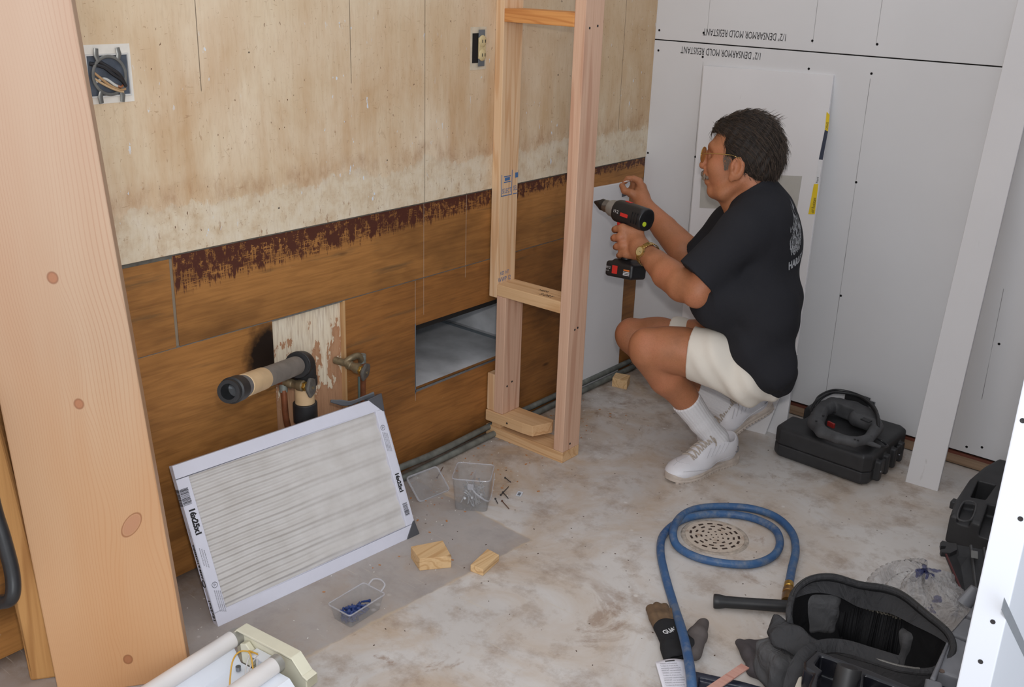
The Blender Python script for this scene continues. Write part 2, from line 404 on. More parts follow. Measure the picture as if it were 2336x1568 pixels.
struct(obj('wall_left', BX((-.016, -1.5055, .0), (.0005, -1.4985, .6157)), wood('ply_edge', (198, 158, 112), (150, 100, 60)), smooth=False))
struct(obj('wall_left', BX((-.05, -4.2, 0), (-.031, 0, H)), M_void, smooth=False)) if False else None
struct(obj('trim_1', BX((-.012, -2.031, .60), (-.003, -2.023, .8435)), plain('caulk', (136, 122, 104), .8), smooth=False))
struct(obj('trim_2', BX((-.012, -2.6, .6135), (-.002, 0, .62)), plain('grey_caulk', (120, 116, 110), .8, var=.5, scale=60), smooth=False))
struct(obj('trim_3', BX((-.012, -2.8, .838), (-.001, 0, .8485)), plain('gap_caulk', (104, 100, 92), .8, var=.6, scale=60), smooth=False))

# sheet-metal duct box behind the opening
t = thing('metal_duct', 'galvanised metal duct box seen through the cut opening in the plywood', 'duct', (-.3, -1.0, .25))
M_ductin = plain('dusty_duct_metal', (214, 214, 216), .8, .0, var=.5, scale=9)
b = bmesh.new(); A = (-.55, -1.2225, .262); B = (-.0165, -.66, .462)
def quad(b, *p): b.faces.new([b.verts.new(Vector(q)) for q in p])
x0, y0_, z0 = A; x1, y1_, z1 = B
for lo, hi in (((x0, y0_-.002, z0-.003), (x1, y1_, z0)), ((x0, y0_-.002, z0), (x1, y0_, z1)), ((x0, y1_, z0-.003), (x1, y1_+.002, z1)), ((x0-.002, y0_, z0), (x0, y1_, z1))):
    box(b, lo, hi)
obj('duct_shell', b, M_ductin, t, smooth=False)
obj('duct_shade_slab', BX((x0, y0_-.002, z1-.012), (x1, y1_+.002, z1+.012)), M_void, t, smooth=False)  # black slab added to stop light leaking in and paint the dark upper band
obj('duct_seam', BX((-.5, -.70, .262), (-.02, -.694, .270)), M_galv, t, smooth=False)
obj('duct_flange', SL([(-.002, -1.2225, .262), (-.002, -.80, .262), (-.002, -.80, .256), (-.002, -1.2225, .254)], (.003, 0, 0)), M_galv, t, smooth=False)
obj('duct_flange', SL([(-.002, -1.2245, .250), (-.002, -1.2205, .250), (-.002, -1.2205, .478), (-.002, -1.2245, .478)], (.003, 0, 0)), M_galv, t, smooth=False)

# back wall: two drywall sheets over the frame, open gap and sole plate below
wb = struct(obj('wall_back', BX((0, 0, 1.2745), (3.3, .0125, H)), M_dry, smooth=False, bevel=.001, seg=1))
wl = struct(obj('wall_back', BX((0, 0, .056), (3.3, .0125, 1.2705)), M_dry, smooth=False, bevel=.001, seg=1))
struct(obj('wall_back', BX((-.05, .0126, 0), (3.3, .10, H)), M_void, smooth=False))  # black slab stands in for the shaded cavity behind the sheets
struct(obj('baseboard_back', BX((0, .0075, .004), (3.3, .03, .037)), wood('old_plate', (160, 134, 110), (110, 84, 64), 0), smooth=False))
struct(obj('baseboard_back', BX((0, .004, .038), (3.3, .03, .048)), plain('red_flashing', (122, 66, 50), .6, var=.5, scale=12), smooth=False))
for px, py in ((1504, 69), (1605, 75), (1853, 93), (2001, 101), (1502, 115), (1603, 130), (1845, 157), (1988, 168), (1478, 349), (1586, 358), (1953, 416), (1918, 675), (2279, 785), (2205, 1020), (2240, 1021)):
    p = Y(px, py, -.0002); obj('screw_head', LA([(0, 0), (.0042, 0), (.0042, .0006), (.002, .0002), (0, .0002)], (p.x, .0002, p.z), (0, -1, 0), 14), M_ink, wl if p.z < 1.272 else wb)
text('1/2" DENSARMOR MOLD RESISTANT', .034, Y(1796, 78, -.0006), (-1, 0, 0), (0, 0, -1), M_ink, wb, name_sx=.575, th=.0)
text('1/2" DENSARMOR MOLD RESISTANT', .034, Y(1738, 121, -.0006), (-1, 0, 0), (0, 0, -1), M_ink, wl, name_sx=.575, th=.0)

# near partition on the right: narrow drywall-clad end and long right side
xa, xb_, yn = 1.831, 1.8725, -2.0
wr = struct(obj('wall_right', BX((xa, yn, 0), (xb_, .0, H)), mat_drywall('bright_drywall', (206, 211, 220)), smooth=False, bevel=.002))
for px, py in ((2328, 1184), (2265, 1419), (2237, 1510), (2295, 1330) if False else (2333, 960)):
    p = Y(px, py, yn); obj('screw_head', LA([(0, 0), (.0034, 0), (.0034, .0006), (.0016, .0001), (0, .0001)], (p.x, yn-.0001, p.z), (0, -1, 0), 14), M_ink, wr)
q1, q2 = X(2300, 1405, xb_), X(2336, 1482, xb_)
d_ = (q2-q1)
obj('grey_line', SL([q1-d_*.3+Vector((0, 0, .009)), q2+d_+Vector((0, 0, .009)), q2+d_-Vector((0, 0, .009)), q1-d_*.3-Vector((0, 0, .009))], (.0006, 0, 0)), plain('grey_line_mark', (128, 134, 142), .6), wr, smooth=False)  # strip added as a plain mark for a grey diagonal line

# wall-mounted boxes -------------------------------------------------------------
t = thing('electrical_box', 'open square metal junction box with mud ring and loose wires in the painted wall', 'electrical box', (0.004, -2.14, 1.26))
lo, hi = X(188, 132), X(292, 212)
ya, yb, za, zb = -2.186, -2.094, 1.222, 1.304
obj('patch_plate', SL([(.004, -2.215, 1.205), (.004, -2.084, 1.205), (.004, -2.084, 1.326), (.004, -2.215, 1.326)], (.0012, 0, 0)), plain('primer_patch', (226, 220, 210), .7, var=.15), t, smooth=False)
b = bmesh.new()
M_boxm = plain('box_metal', (104, 112, 124), .45, .5, var=.5)
box(b, (.0052, ya, za), (.0062, yb, zb)); obj('back_plate', b, M_boxm, t, smooth=False)
b = bmesh.new()
for l, h in (((.0055, ya-.003, za-.003), (.010, yb+.003, za)), ((.0055, ya-.003, zb), (.010, yb+.003, zb+.003)), ((.0055, ya-.003, za), (.010, ya, zb)), ((.0055, yb, za), (.010, yb+.003, zb))): box(b, l, h)
obj('box_rim', b, plain('rim', (206, 204, 200), .5), t, smooth=False)
cy, cz = (ya+yb)/2, (za+zb)/2
ringp = [(.0125, cy+math.cos(a)*.037, cz+math.sin(a)*.039) for a in np.linspace(0, 2*PI, 40, endpoint=False)]
b = TB(ringp, .0035, 8, closed=True, flat=.5, nrm=(1, 0, 0))
for sy, sz in ((-1, 1), (1, 1), (-1, -1), (1, -1)):
    tube(b, [(.0125, cy+sy*.022, cz+sz*.030), (.012, cy+sy*.026, cz+sz*.043), (.011, cy+sy*.024, cz+sz*.056)], [.0045, .006, .0055], 8, flat=.4, nrm=(1, 0, 0))
obj('mud_ring', b, plain('ring_metal', (138, 138, 134), .4, .6, var=.4), t)
for k, (m, r, pts) in enumerate((((30, 30, 34), .0042, [(0, .04, .026), (.004, .012, .018), (.007, -.005, .004), (.008, -.024, -.010), (.004, -.034, -.024)]),
        ((34, 32, 34), .004, [(0, .020, .030), (.006, .000, .016), (.010, -.018, .002), (.006, -.030, -.016)]),
        ((176, 140, 100), .0028, [(0, .036, .010), (.006, .022, -.004), (.009, .004, -.020), (.006, -.018, -.030), (.002, -.034, -.030)]),
        ((200, 170, 130), .0026, [(0, .034, -.004), (.006, .018, -.016), (.008, -.004, -.028), (.003, -.028, -.036)]),
        ((196, 196, 190), .003, [(0, .030, -.012), (.004, .012, -.006), (.008, -.008, -.020), (.003, -.020, -.024)]),
        ((150, 90, 56), .0024, [(0, -.010, -.018), (.010, -.018, -.024), (.006, -.026, -.022)]))):
    P_ = smoothpath([(.0085+a, cy-y_, cz+z_) for a, y_, z_ in pts], 6)
    obj('wire', TB(P_, r, 8), plain('wire_%d' % k, m, .4), t)

t = thing('power_outlet', 'ivory duplex outlet with no cover plate beside the timber stud frame', 'outlet', (.004, -.95, 1.27))
p0, p1 = X(1076, 66, .004), X(1106, 152, .004)
oy = (p0.y+p1.y)/2; oz = (p0.z+p1.z)/2
obj('wall_box', BX((.0042, oy-.028, oz-.042), (.0062, oy+.022, oz+.042)), M_void, t, smooth=False)
obj('mounting_strap', SL([(.009, oy-.006, oz-.052), (.009, oy+.022, oz-.052), (.009, oy+.022, oz+.052), (.009, oy-.006, oz+.052)], (.0015, 0, 0)), M_galv, t, smooth=False, bevel=.003)
b = bmesh.new()
for s in (-1, 1): ball(b, (.012, oy+.009, oz+s*.0195), (.006, .0165, .0175), sub=3)
box(b, (.008, oy-.006, oz-.030), (.013, oy+.024, oz+.030))
obj('receptacle', b, plain('ivory_plastic', (206, 186, 140), .4), t, bevel=.001)
for s in (-1, 1):
    for k in (-1, 1): obj('slot', BX((.0175, oy+.009+k*.006-.001, oz+s*.0195-.004), (.0186, oy+.009+k*.006+.001, oz+s*.0195+.005)), M_ink, t, smooth=False)
obj('patch_plate', SL([(.0041, oy-.036, oz-.062), (.0041, oy+.034, oz-.062), (.0041, oy+.034, oz+.060), (.0041, oy-.036, oz+.060)], (.001, 0, 0)), plain('outlet_patch', (214, 200, 176), .7, var=.3), t, smooth=False)

# drywall patch piece fixed low on the plywood wall
t = tag(obj('drywall_board', SL([(.0005, -.352, .0), (.0005, -.100, .0), (.0005, -.110, .769), (.0005, -.352, .776)], (.012, 0, 0)), M_dryp, smooth=False, bevel=.001, seg=1),
    'grey drywall piece fixed low on the plywood wall where the person is working', 'drywall board')
mk = X(1427, 443, .0128)
text('6 IN', .001, mk, (0, 1, 0), (0, 0, 1), M_ink, t) if False else obj('printed_mark', SL([mk+Vector((0, -.024, -.008)), mk+Vector((0, .022, -.006)), mk+Vector((0, .022, .006)), mk+Vector((0, -.024, .004))], (.0004, 0, 0)), plain('slate_mark', (92, 94, 102), .7), t, smooth=False)
# ================================================================ TIMBER
FY, BY = -.888, -.799
M_pine = wood('framing_fir', (214, 176, 150), (176, 124, 98), 2, 16, 1.0)
M_pine2 = wood('framing_pine', (224, 190, 152), (196, 142, 92), 2, 30, 4.0)
M_pineh = wood('framing_pine_flat', (220, 182, 138), (184, 132, 84), 0, 22, 2.0)
M_orange = wood('orange_pine', (222, 160, 96), (176, 104, 52), 0, 52, 6.0)
t = thing('stud_frame', 'freshly cut ladder-like timber stud frame standing out from the plywood wall', 'stud frame', (.17, -.84, 0))
BV = dict(bevel=.0018, seg=2, smooth=False)
obj('stud', BX((.295, FY, .038), (.333, BY, H)), M_pine, t, **BV)
obj('stud', BX((-.0005+.005, FY, .495), (.037, BY, H)), M_pine2, t, **BV)
obj('stud', BX((.0375, FY, .0925), (.0755, BY, .5025)), M_pine, t, **BV)
obj('bottom_plate', BX((.004, FY, 0), (.333, BY, .0375)), M_pineh, t, **BV)
obj('cross_block', BX((.0375, FY, .503), (.2945, BY, .541)), M_pineh, t, **BV)
obj('cross_block', BX((.0375, FY, 1.351), (.2945, BY, 1.389)), M_orange, t, **BV)
obj('backing_block', BX((.0045, FY+.002, .093), (.0370, BY, .225)), M_pine2, t, **BV)
obj('spacer_block', BX((.03, FY, .038), (.068, BY+.0, .0535)), M_pineh, t, **BV)
obj('base_block', SL([(.0045, FY-.004, .054), (.165, FY-.004, .054), (.207, FY+.0, .054), (.235, FY+.07, .054), (.225, BY, .054), (.0045, BY, .054)], (0, 0, .038)), M_pineh, t, **BV)
def stamp(s, size, o, xd, yd, m=M_blueink, sx=1.): return text(s, size, o, xd, yd, m, t, 'ink_stamp', name_sx=sx, th=.0004)
xr = .0372
stamp('SELECT', .022, (xr, FY+.012, .835), (0, 1, 0), (0, 0, 1), sx=.62)
stamp('SEL', .022, (xr, FY+.066, .838), (0, 1, 0), (0, 0, 1), sx=.62)
b = bmesh.new()
for l in (((xr, FY+.008, .826), (xr+.0006, FY+.058, .8285)), ((xr, FY+.008, .826), (xr+.0006, FY+.010, .895)), ((xr, FY+.0575, .826), (xr+.0006, FY+.0595, .905)), ((xr, FY+.020, .868), (xr+.0006, FY+.052, .871)), ((xr, FY+.020, .886), (xr+.0006, FY+.052, .889)),
          ((xr, FY+.024, .874), (xr+.0006, FY+.048, .884)), ((xr, FY+.066, .826), (xr+.0006, FY+.088, .8285)), ((xr, FY+.074, .878), (xr+.0006, FY+.088, .894))): box(b, *l)
obj('ink_stamp', b, M_blueink, t, smooth=False)
stamp('WWP 12', .022, (xr, FY+.004, .5455), (0, 1, 0), (0, 0, 1), sx=.75); stamp('KD HT', .018, (xr, FY+.014, .568), (0, 1, 0), (0, 0, 1), sx=.8)
stamp('S-DRY', .026, (.20, FY+.012, .5412), (1, 0, 0), (0, 1, 0), M_ink, .7); stamp('HEM', .020, (.17, FY+.045, .5412), (1, 0, 0), (0, 1, 0), M_ink, .9)
for p, d in (((.333, FY+.03, .452), (1, 0, 0)), ((.333, FY+.045, .455), (1, 0, 0)), ((.333, FY+.038, .058), (1, 0, 0)), ((.0757, FY+.02, .19), (1, 0, 0)), ((.0757, FY+.045, .20), (1, 0, 0)),
             ((.333, FY+.022, 1.35), (1, 0, 0)), ((.333, FY+.06, 1.355), (1, 0, 0)), ((.10, FY-.004, .070), (0, -1, 0))):
    obj('screw_head', LA([(0, 0), (.0036, 0), (.0036, .0006), (0, .0003)], p, d, 12), M_ink, t)

# wide post board in the left foreground
P0 = Vector((.37, -2.29, .05)); tg = Vector((-.56, -.83, 0)).normalized(); nn = Vector((tg.y, -tg.x, 0))
if nn.dot(CAM-P0) < 0: nn = -nn
def onp(px, py, P=P0, n=nn): d = ray(px, py); return CAM + d*((P-CAM).dot(n)/d.dot(n))
rb, rt = onp(427, 1500), onp(163, 0); lb, lt = onp(130, 1568), onp(25, 1050)
def tozt(a, b_, z): return a+(b_-a)*((z-a.z)/(b_.z-a.z))
c4 = [tozt(rb, rt, 0), tozt(rb, rt, H), tozt(lb, lt, H), tozt(lb, lt, 0)]
def mat_post():
    g = G('smooth_pine_board', .5, spec=.3)
    # board coordinates: along its width and its length
    u = g.n('ShaderNodeVectorMath', {0: g.P, 1: tuple(tg)}, operation='DOT_PRODUCT').outputs['Value']
    u0 = P0.dot(tg); u = g.m_('SUBTRACT', u, u0); u = g.m_('SUBTRACT', u, g.m_('MULTIPLY', g.z, (rt-rb).dot(tg)/(rt.z-rb.z)))
    z = g.z; wob = g.m_('MULTIPLY', g.m_('SUBTRACT', g.noise(g.sc(g.P, 1, 1, .6), 2.2, 2), .5), .10)
    uu = g.m_('ADD', u, wob)
    knots = []
    for px, py, rr in ((300, 1198, .034), (292, 1505, .014), (180, 922, .013), (120, 634, .014)):
        p = onp(px, py); ku = p.dot(tg)-u0-p.z*(rt-rb).dot(tg)/(rt.z-rb.z); knots.append((ku, p.z, rr))
    for ku, kz, rr in knots:
        du = g.m_('SUBTRACT', u, ku); dz = g.m_('SUBTRACT', z, kz)
        e = g.m_('EXPONENT', g.m_('MULTIPLY', g.m_('ADD', g.m_('MULTIPLY', du, du), g.m_('MULTIPLY', g.m_('MULTIPLY', dz, dz), .10)), -1/(rr*rr*1.3)))
        uu = g.m_('ADD', uu, g.m_('MULTIPLY', g.m_('MULTIPLY', e, du), 1.1))
    fr = g.m_('SINE', g.m_('MULTIPLY', g.m_('ADD', g.m_('MULTIPLY', g.m_('MULTIPLY', uu, uu), 3.), uu), 620.))
    line = g.mr(fr, .55, 1., 0, 1)
    tone = g.noise(g.sc(g.P, 6, 6, .8), 1, 3)
    c = g.ramp(tone, [(.3, (188, 160, 132)), (.5, (182, 150, 120)), (.7, (178, 138, 104))])
    c = g.mix(g.m_('MULTIPLY', line, g.mr(g.noise(g.sc(g.P, 4, 4, .5), 1.2, 2), .35, .65, .12, .6)), c, (156, 104, 66))
    c = g.mix(g.mr(z, .5, 1.4, 0, .45), c, (192, 166, 152))
    c = g.mix(g.mr(z, .0, .8, .7, 0), c, (218, 164, 114))
    for ku, kz, rr in knots:
        du = g.m_('MULTIPLY', g.m_('ADD', g.m_('SUBTRACT', u, ku), g.m_('MULTIPLY', g.m_('SUBTRACT', z, kz), .5 if rr > .03 else 0)), 1.25 if rr > .03 else 1.); dz = g.m_('MULTIPLY', g.m_('SUBTRACT', z, kz), .8)
        d = g.m_('SQRT', g.m_('ADD', g.m_('MULTIPLY', du, du), g.m_('MULTIPLY', dz, dz)))
        core = rr*.62
        c = g.mix(g.mr(d, core*.8, core*1.05, .75, 0), c, (176, 126, 98) if rr > .03 else (160, 100, 68))
        c = g.mix(g.mr(absd(g, d, core), .0006, .0022, .6, 0), c, (126, 70, 40))
    return g.fin(c, line, .05, .0004)
M_post = mat_post()
tag(obj('wooden_board', SL([tuple(p) for p in c4], -nn*.06), M_post, smooth=False, bevel=.003), 'wide pale pine board with knots leaning upright in the left foreground', 'wooden board')
# darker weathered board standing behind it
P1 = P0 - nn*.07 + tg*.26
def onq(px, py): return onp(px, py, P1, nn)
e1, e2 = onq(71, 1568), onq(33, 1380); f1, f2 = onq(150, 1568), onq(80, 1300)
c4b = [tozt(f1, f2, 0), tozt(f1, f2, H), tozt(e1, e2, H), tozt(e1, e2, 0)]
tag(obj('wooden_board', SL([tuple(p) for p in c4b], -nn*.03), wood('weathered_pine', (196, 148, 92), (150, 100, 52), 2, 14, 8., blot=(128, 104, 78)), smooth=False, bevel=.006), 'narrow yellowed weathered board standing behind the left edge of the wide pine board', 'wooden board')
b = TB(smoothpath([DP(px, py, d) for px, py, d in ((-52, 980, 1.90), (-16, 1150, 1.92), (8, 1230, 1.93), (28, 1310, 1.94), (28, 1360, 1.94), (8, 1373, 1.95), (-20, 1366, 1.95), (-60, 1300, 1.95), (-80, 1150, 1.94), (-84, 980, 1.92), (-70, 900, 1.91))], 8, closed=True), .0140, 14, closed=True)
tag(obj('rubber_hose', b, plain('black_rubber', (40, 40, 42), .35, var=.6, scale=30)), 'thick black rubber hose loop hanging at the left edge before the boards', 'hose')

# leaning drywall pieces against the back wall
def leaner(name, label, pts, off, mat, **k):
    return tag(obj(name, SL(pts, off), mat, smooth=False, **k), label, 'drywall piece')
bl, br = Z(2065, 1100), Z(2143, 1124); tl = Y(2184, 600, 0); 
# strip: foot out from the wall, top resting on it
up_ = Vector((0, 1, 0))
foot_l, foot_r = Vector((1.211, -.234, 0)), Vector((1.311, -.228, 0))
top_l, top_r = Y(2322, 0, -.014), Y(2404, 0, -.014)
e = (top_l-foot_l); nrm_ = (foot_r-foot_l).cross(e).normalized()
if nrm_.y > 0: nrm_ = -nrm_
sc_ = 1.15
leaner('drywall_strip', 'tall narrow drywall strip leaning on the back wall right of the black tool case', [foot_l, foot_r, foot_r+(top_r-foot_r)*sc_ , foot_l+(top_l-foot_l)*sc_], -nrm_*.012, M_dryp, bevel=.0012, seg=1)
# sheet with torn label tape
s_bl, s_br = Vector((.335, -.20, 0)), Vector((.775, -.193, .0)); s_tl, s_tr = Y(1605, 150, -.016), Y(1902, 171, -.016)
nr = (s_br-s_bl).cross(s_tl-s_bl).normalized(); nr = nr if nr.y < 0 else -nr
_nr0 = (s_br-s_bl).cross(s_tl-s_bl).normalized()
_d = ray(1902, 171); s_tr = CAM + _d*((s_br-CAM).dot(_nr0)/_d.dot(_nr0))
sheet = leaner('drywall_sheet', 'drywall offcut leaning on the back wall behind the person with torn yellow label tape', [s_bl, s_br, s_tr, s_tl], -nr*.012, M_dryp, bevel=.001, seg=1)
def onS(px, py, lift=.0006):
    d = ray(px, py); return CAM + d*((s_br-CAM).dot(nr)/d.dot(nr)) + nr*lift
def patch(name, pxs, mat, lift=.0006, par=sheet, th=.0004): return obj(name, SL([onS(*p, lift) for p in pxs], nr*th), mat, par, smooth=False)
patch('paper_patch', [(1600, 392), (1830, 402), (1817, 485), (1596, 474)], plain('grey_paper', (184, 181, 174), .8, var=.06), .0004)
M_yel = plain('yellow_tape', (232, 200, 40), .5); M_tp = plain('white_tape', (222, 222, 224), .5)
patch('label_tape', [(1886, 255), (1893, 262), (1889, 300), (1882, 296)], M_yel)
patch('label_tape', [(1882, 296), (1889, 300), (1877, 365), (1868, 364)], plain('navy_tape', (52, 60, 78), .5))
patch('label_tape', [(1868, 364), (1877, 365), (1868, 420), (1859, 420)], M_tp)
patch('label_tape', [(1857, 420), (1867, 420), (1859, 489), (1844, 489)], M_yel)
_o = onS(1857, 487, .0013); _x = onS(1866, 425)-onS(1857, 487); _yd = onS(1847, 487)-onS(1858, 487)
text('old Resistant', .016, _o, _x, _yd, M_ink, sheet, name_sx=.62)
_o = onS(1888, 296, .0013); text('GARAGE', .010, _o, onS(1893, 262)-onS(1888, 296), _yd, M_ink, sheet, name_sx=.62)
_o = onS(1866, 418, .0013); text('Rapid', .010, _o, _x, _yd, M_ink, sheet, name_sx=.9)
c_l = Z(1600, 962, 0); c_bl, c_br = Vector((.46, -.262, 0)), Vector((.715, -.222, 0))
leaner('drywall_offcut', 'low drywall offcut leaning in front of the taller sheet behind the crouching person', [c_bl, c_br, c_br+Vector((.055, .05, .30)), c_bl+Vector((.02, .04, .28))], Vector((0, .011, 0)), M_dryp, bevel=.001, seg=1)

# conduits along the foot of the plywood wall
M_cond = plain('dusty_conduit', (136, 140, 134), .5, .3, var=.7, scale=22)
pts = [X(700, 1150, .035), Vector((.04, -1.56, .04)), Vector((.045, -1.36, .050)), Vector((.045, -1.22, .045)), Vector((.03, -1.06, .035)), Vector((.018, -.93, .030)), Vector((.016, -.80, .030)), Vector((.016, -.3, .030)), Vector((.016, -.03, .030))]
tag(obj('conduit', TB(smoothpath(pts, 8), .0105, 12), M_cond), 'curved upper grey metal conduit running along the foot of the plywood wall', 'conduit')
tag(obj('conduit', TB([(.050, -1.75, .0125), (.046, -1.2, .0115), (.035, -.5, .0115), (.035, -.02, .0115)], .0105, 12), M_cond), 'straight lower grey metal conduit lying on the floor along the plywood wall', 'conduit')

# wood offcuts on the floor
M_blk = wood('offcut_pine', (222, 188, 142), (180, 132, 80), 1, 40, 3.)
def wedge(name, label, base, h, top_shift=(0, 0), m=M_blk, **k):
    return tag(obj(name, SL([(p.x, p.y, 0) for p in base], (top_shift[0], top_shift[1], h)), m, smooth=False, bevel=.0015, **k), label, 'wood block')
def zq(px, py, z): p = Z(px, py, z); return p
wedge('wood_block', 'larger pale wood block on the concrete in front of the air filter', [zq(937, 1247, .036), zq(957, 1276, .036), zq(1030, 1269, .036), zq(1010, 1233, .036)], .036)
wedge('wood_block', 'small pale wood stick offcut right of the larger wood block', [zq(1073, 1289, .020), zq(1102, 1300, .020), zq(1139, 1266, .020), zq(1112, 1252, .020)], .020)
wedge('wood_block', 'small square wood block on the floor beside the conduits near the far corner', [zq(1397, 862, .036), zq(1431, 870, .036), zq(1438, 856, .036), zq(1405, 850, .036)], .036)
# ================================================================ IMPLICIT-SURFACE MODELLING (smooth unions meshed by surface nets)
class Field:
    def __init__(s, lo, hi, h):
        s.h = h; s.lo = np.array(lo, float); s.n = np.ceil((np.array(hi)-s.lo)/h).astype(int)+1
        s.D = np.full(s.n, .06, np.float32)
        s.ax = [s.lo[i]+np.arange(s.n[i])*h for i in range(3)]
    def sub(s, lo, hi):
        a = np.clip(np.floor((np.array(lo)-s.lo)/s.h).astype(int), 0, s.n); b = np.clip(np.ceil((np.array(hi)-s.lo)/s.h).astype(int)+1, 0, s.n)
        sl = tuple(slice(a[i], b[i]) for i in range(3))
        return sl, (s.ax[0][sl[0]][:, None, None], s.ax[1][sl[1]][None, :, None], s.ax[2][sl[2]][None, None, :])
    def put(s, prim, k=.01, op='u'):
        fn, lo, hi = prim; m = .03+k
        sl, g = s.sub(np.array(lo)-m, np.array(hi)+m)
        if min(x.stop-x.start for x in sl) <= 0: return s
        A = s.D[sl]; d = np.broadcast_to(fn(*g), A.shape)
        if op == 'u':
            hh = np.maximum(k-np.abs(A-d), 0)/max(k, 1e-6); s.D[sl] = np.minimum(A, d)-hh*hh*k/4
        elif op == 's':
            d = -d; hh = np.maximum(k-np.abs(A-d), 0)/max(k, 1e-6); s.D[sl] = np.maximum(A, d)+hh*hh*k/4
        return s
    def cut(s, p, n, k=0.):
        """keep the side n points away from"""
        n = np.array(n, float); n /= np.linalg.norm(n)
        d = (s.ax[0][:, None, None]-p[0])*n[0]+(s.ax[1][None, :, None]-p[1])*n[1]+(s.ax[2][None, None, :]-p[2])*n[2]
        s.D = np.maximum(s.D, d.astype(np.float32)); return s
    def disp(s, fn):
        s.D = s.D+fn(s.ax[0][:, None, None], s.ax[1][None, :, None], s.ax[2][None, None, :]).astype(np.float32); return s
    def mesh(s, name, relax=1):
        D = s.D; S = D < 0
        c = [S[i:D.shape[0]-1+i, j:D.shape[1]-1+j, k:D.shape[2]-1+k] for i in (0, 1) for j in (0, 1) for k in (0, 1)]
        anyi = c[0].copy(); alli = c[0].copy()
        for x in c[1:]: anyi |= x; alli &= x
        act = anyi & ~alli; I = np.argwhere(act); idx = np.full(act.shape, -1, np.int64); idx[act] = np.arange(len(I))
        cor = np.array([(i, j, k) for i in (0, 1) for j in (0, 1) for k in (0, 1)])
        V = np.stack([D[I[:, 0]+a, I[:, 1]+b_, I[:, 2]+c_] for a, b_, c_ in cor], 1).astype(float)
        acc = np.zeros((len(I), 3)); cnt = np.zeros(len(I))
        for p in range(8):
            for q in range(p+1, 8):
                if np.abs(cor[p]-cor[q]).sum() != 1: continue
                va, vb = V[:, p], V[:, q]; m = (va < 0) != (vb < 0)
                t = np.where(m, va/np.where(va-vb == 0, 1, va-vb), 0)
                acc += np.where(m[:, None], cor[p]+t[:, None]*(cor[q]-cor[p]), 0); cnt += m
        P = s.lo+(I+acc/cnt[:, None])*s.h
        F = []
        for a in range(3):
            u, v = (a+1) % 3, (a+2) % 3
            sA = [slice(None)]*3; sB = [slice(None)]*3; sA[a] = slice(0, -1); sB[a] = slice(1, None)
            m = S[tuple(sA)] != S[tuple(sB)]; E_ = np.argwhere(m)
            ok = (E_[:, u] > 0) & (E_[:, v] > 0) & (E_[:, u] < act.shape[u]) & (E_[:, v] < act.shape[v]); E_ = E_[ok]
            ins = S[E_[:, 0], E_[:, 1], E_[:, 2]]
            eu = np.zeros(3, int); eu[u] = 1; ev = np.zeros(3, int); ev[v] = 1
            q = [idx[tuple((E_-o).T)] for o in (0*eu, eu, eu+ev, ev)]
            q = np.stack(q, 1); q[~ins] = q[~ins][:, ::-1]; F.append(q)
        F = np.concatenate(F); F = F[(F >= 0).all(1)]
        for _ in range(relax):
            acc = np.zeros_like(P); cnt = np.zeros(len(P))
            for i in range(4):
                a, b_ = F[:, i], F[:, (i+1) % 4]
                np.add.at(acc, a, P[b_]); np.add.at(cnt, a, 1); np.add.at(acc, b_, P[a]); np.add.at(cnt, b_, 1)
            P = P*.5+.5*acc/np.maximum(cnt, 1)[:, None]
        me = bpy.data.meshes.new(name); me.vertices.add(len(P)); me.vertices.foreach_set('co', P.ravel())
        me.loops.add(F.size); me.loops.foreach_set('vertex_index', F.ravel().astype(np.int32))
        me.polygons.add(len(F)); me.polygons.foreach_set('loop_start', np.arange(0, F.size, 4, dtype=np.int32))
        me.polygons.foreach_set('loop_total', np.full(len(F), 4, np.int32)); me.update(calc_edges=True); me.validate(); s.P = P; s.F = F
        return me
def cap_(a, b, ra, rb=None):
    a = np.array(a, float); b = np.array(b, float); rb = ra if rb is None else rb; ab = b-a; L = max(ab @ ab, 1e-12); R = max(ra, rb)
    def fn(x, y, z):
        px, py, pz = x-a[0], y-a[1], z-a[2]; t = np.clip((px*ab[0]+py*ab[1]+pz*ab[2])/L, 0, 1)
        return np.sqrt((px-t*ab[0])**2+(py-t*ab[1])**2+(pz-t*ab[2])**2)-(ra+(rb-ra)*t)
    return fn, np.minimum(a, b)-R, np.maximum(a, b)+R
def ell_(c, r, R=None):
    """R: three unit axes as rows"""
    c = np.array(c, float); A = np.eye(3) if R is None else np.array([list(v) for v in R], float); M = max(r)
    def fn(x, y, z):
        px, py, pz = x-c[0], y-c[1], z-c[2]; q = [A[i, 0]*px+A[i, 1]*py+A[i, 2]*pz for i in range(3)]
        k0 = np.sqrt(sum((q[i]/r[i])**2 for i in range(3))); k1 = np.sqrt(sum((q[i]/r[i]**2)**2 for i in range(3)))
        return k0*(k0-1)/np.maximum(k1, 1e-9)
    return fn, c-M, c+M
def box_(c, hf, R=None, r=.004):
    c = np.array(c, float); A = np.eye(3) if R is None else np.array([list(v) for v in R], float); M = float(np.linalg.norm(hf))
    def fn(x, y, z):
        px, py, pz = x-c[0], y-c[1], z-c[2]; q = [np.abs(A[i, 0]*px+A[i, 1]*py+A[i, 2]*pz)-(hf[i]-r) for i in range(3)]
        return np.sqrt(sum(np.maximum(v, 0)**2 for v in q))+np.minimum(np.maximum(np.maximum(q[0], q[1]), q[2]), 0)-r
    return fn, c-M, c+M
def clip_(prim, p, n):
    f, lo, hi = prim; n = np.array(n, float); n /= np.linalg.norm(n)
    return (lambda x, y, z: np.maximum(f(x, y, z), (x-p[0])*n[0]+(y-p[1])*n[1]+(z-p[2])*n[2])), lo, hi
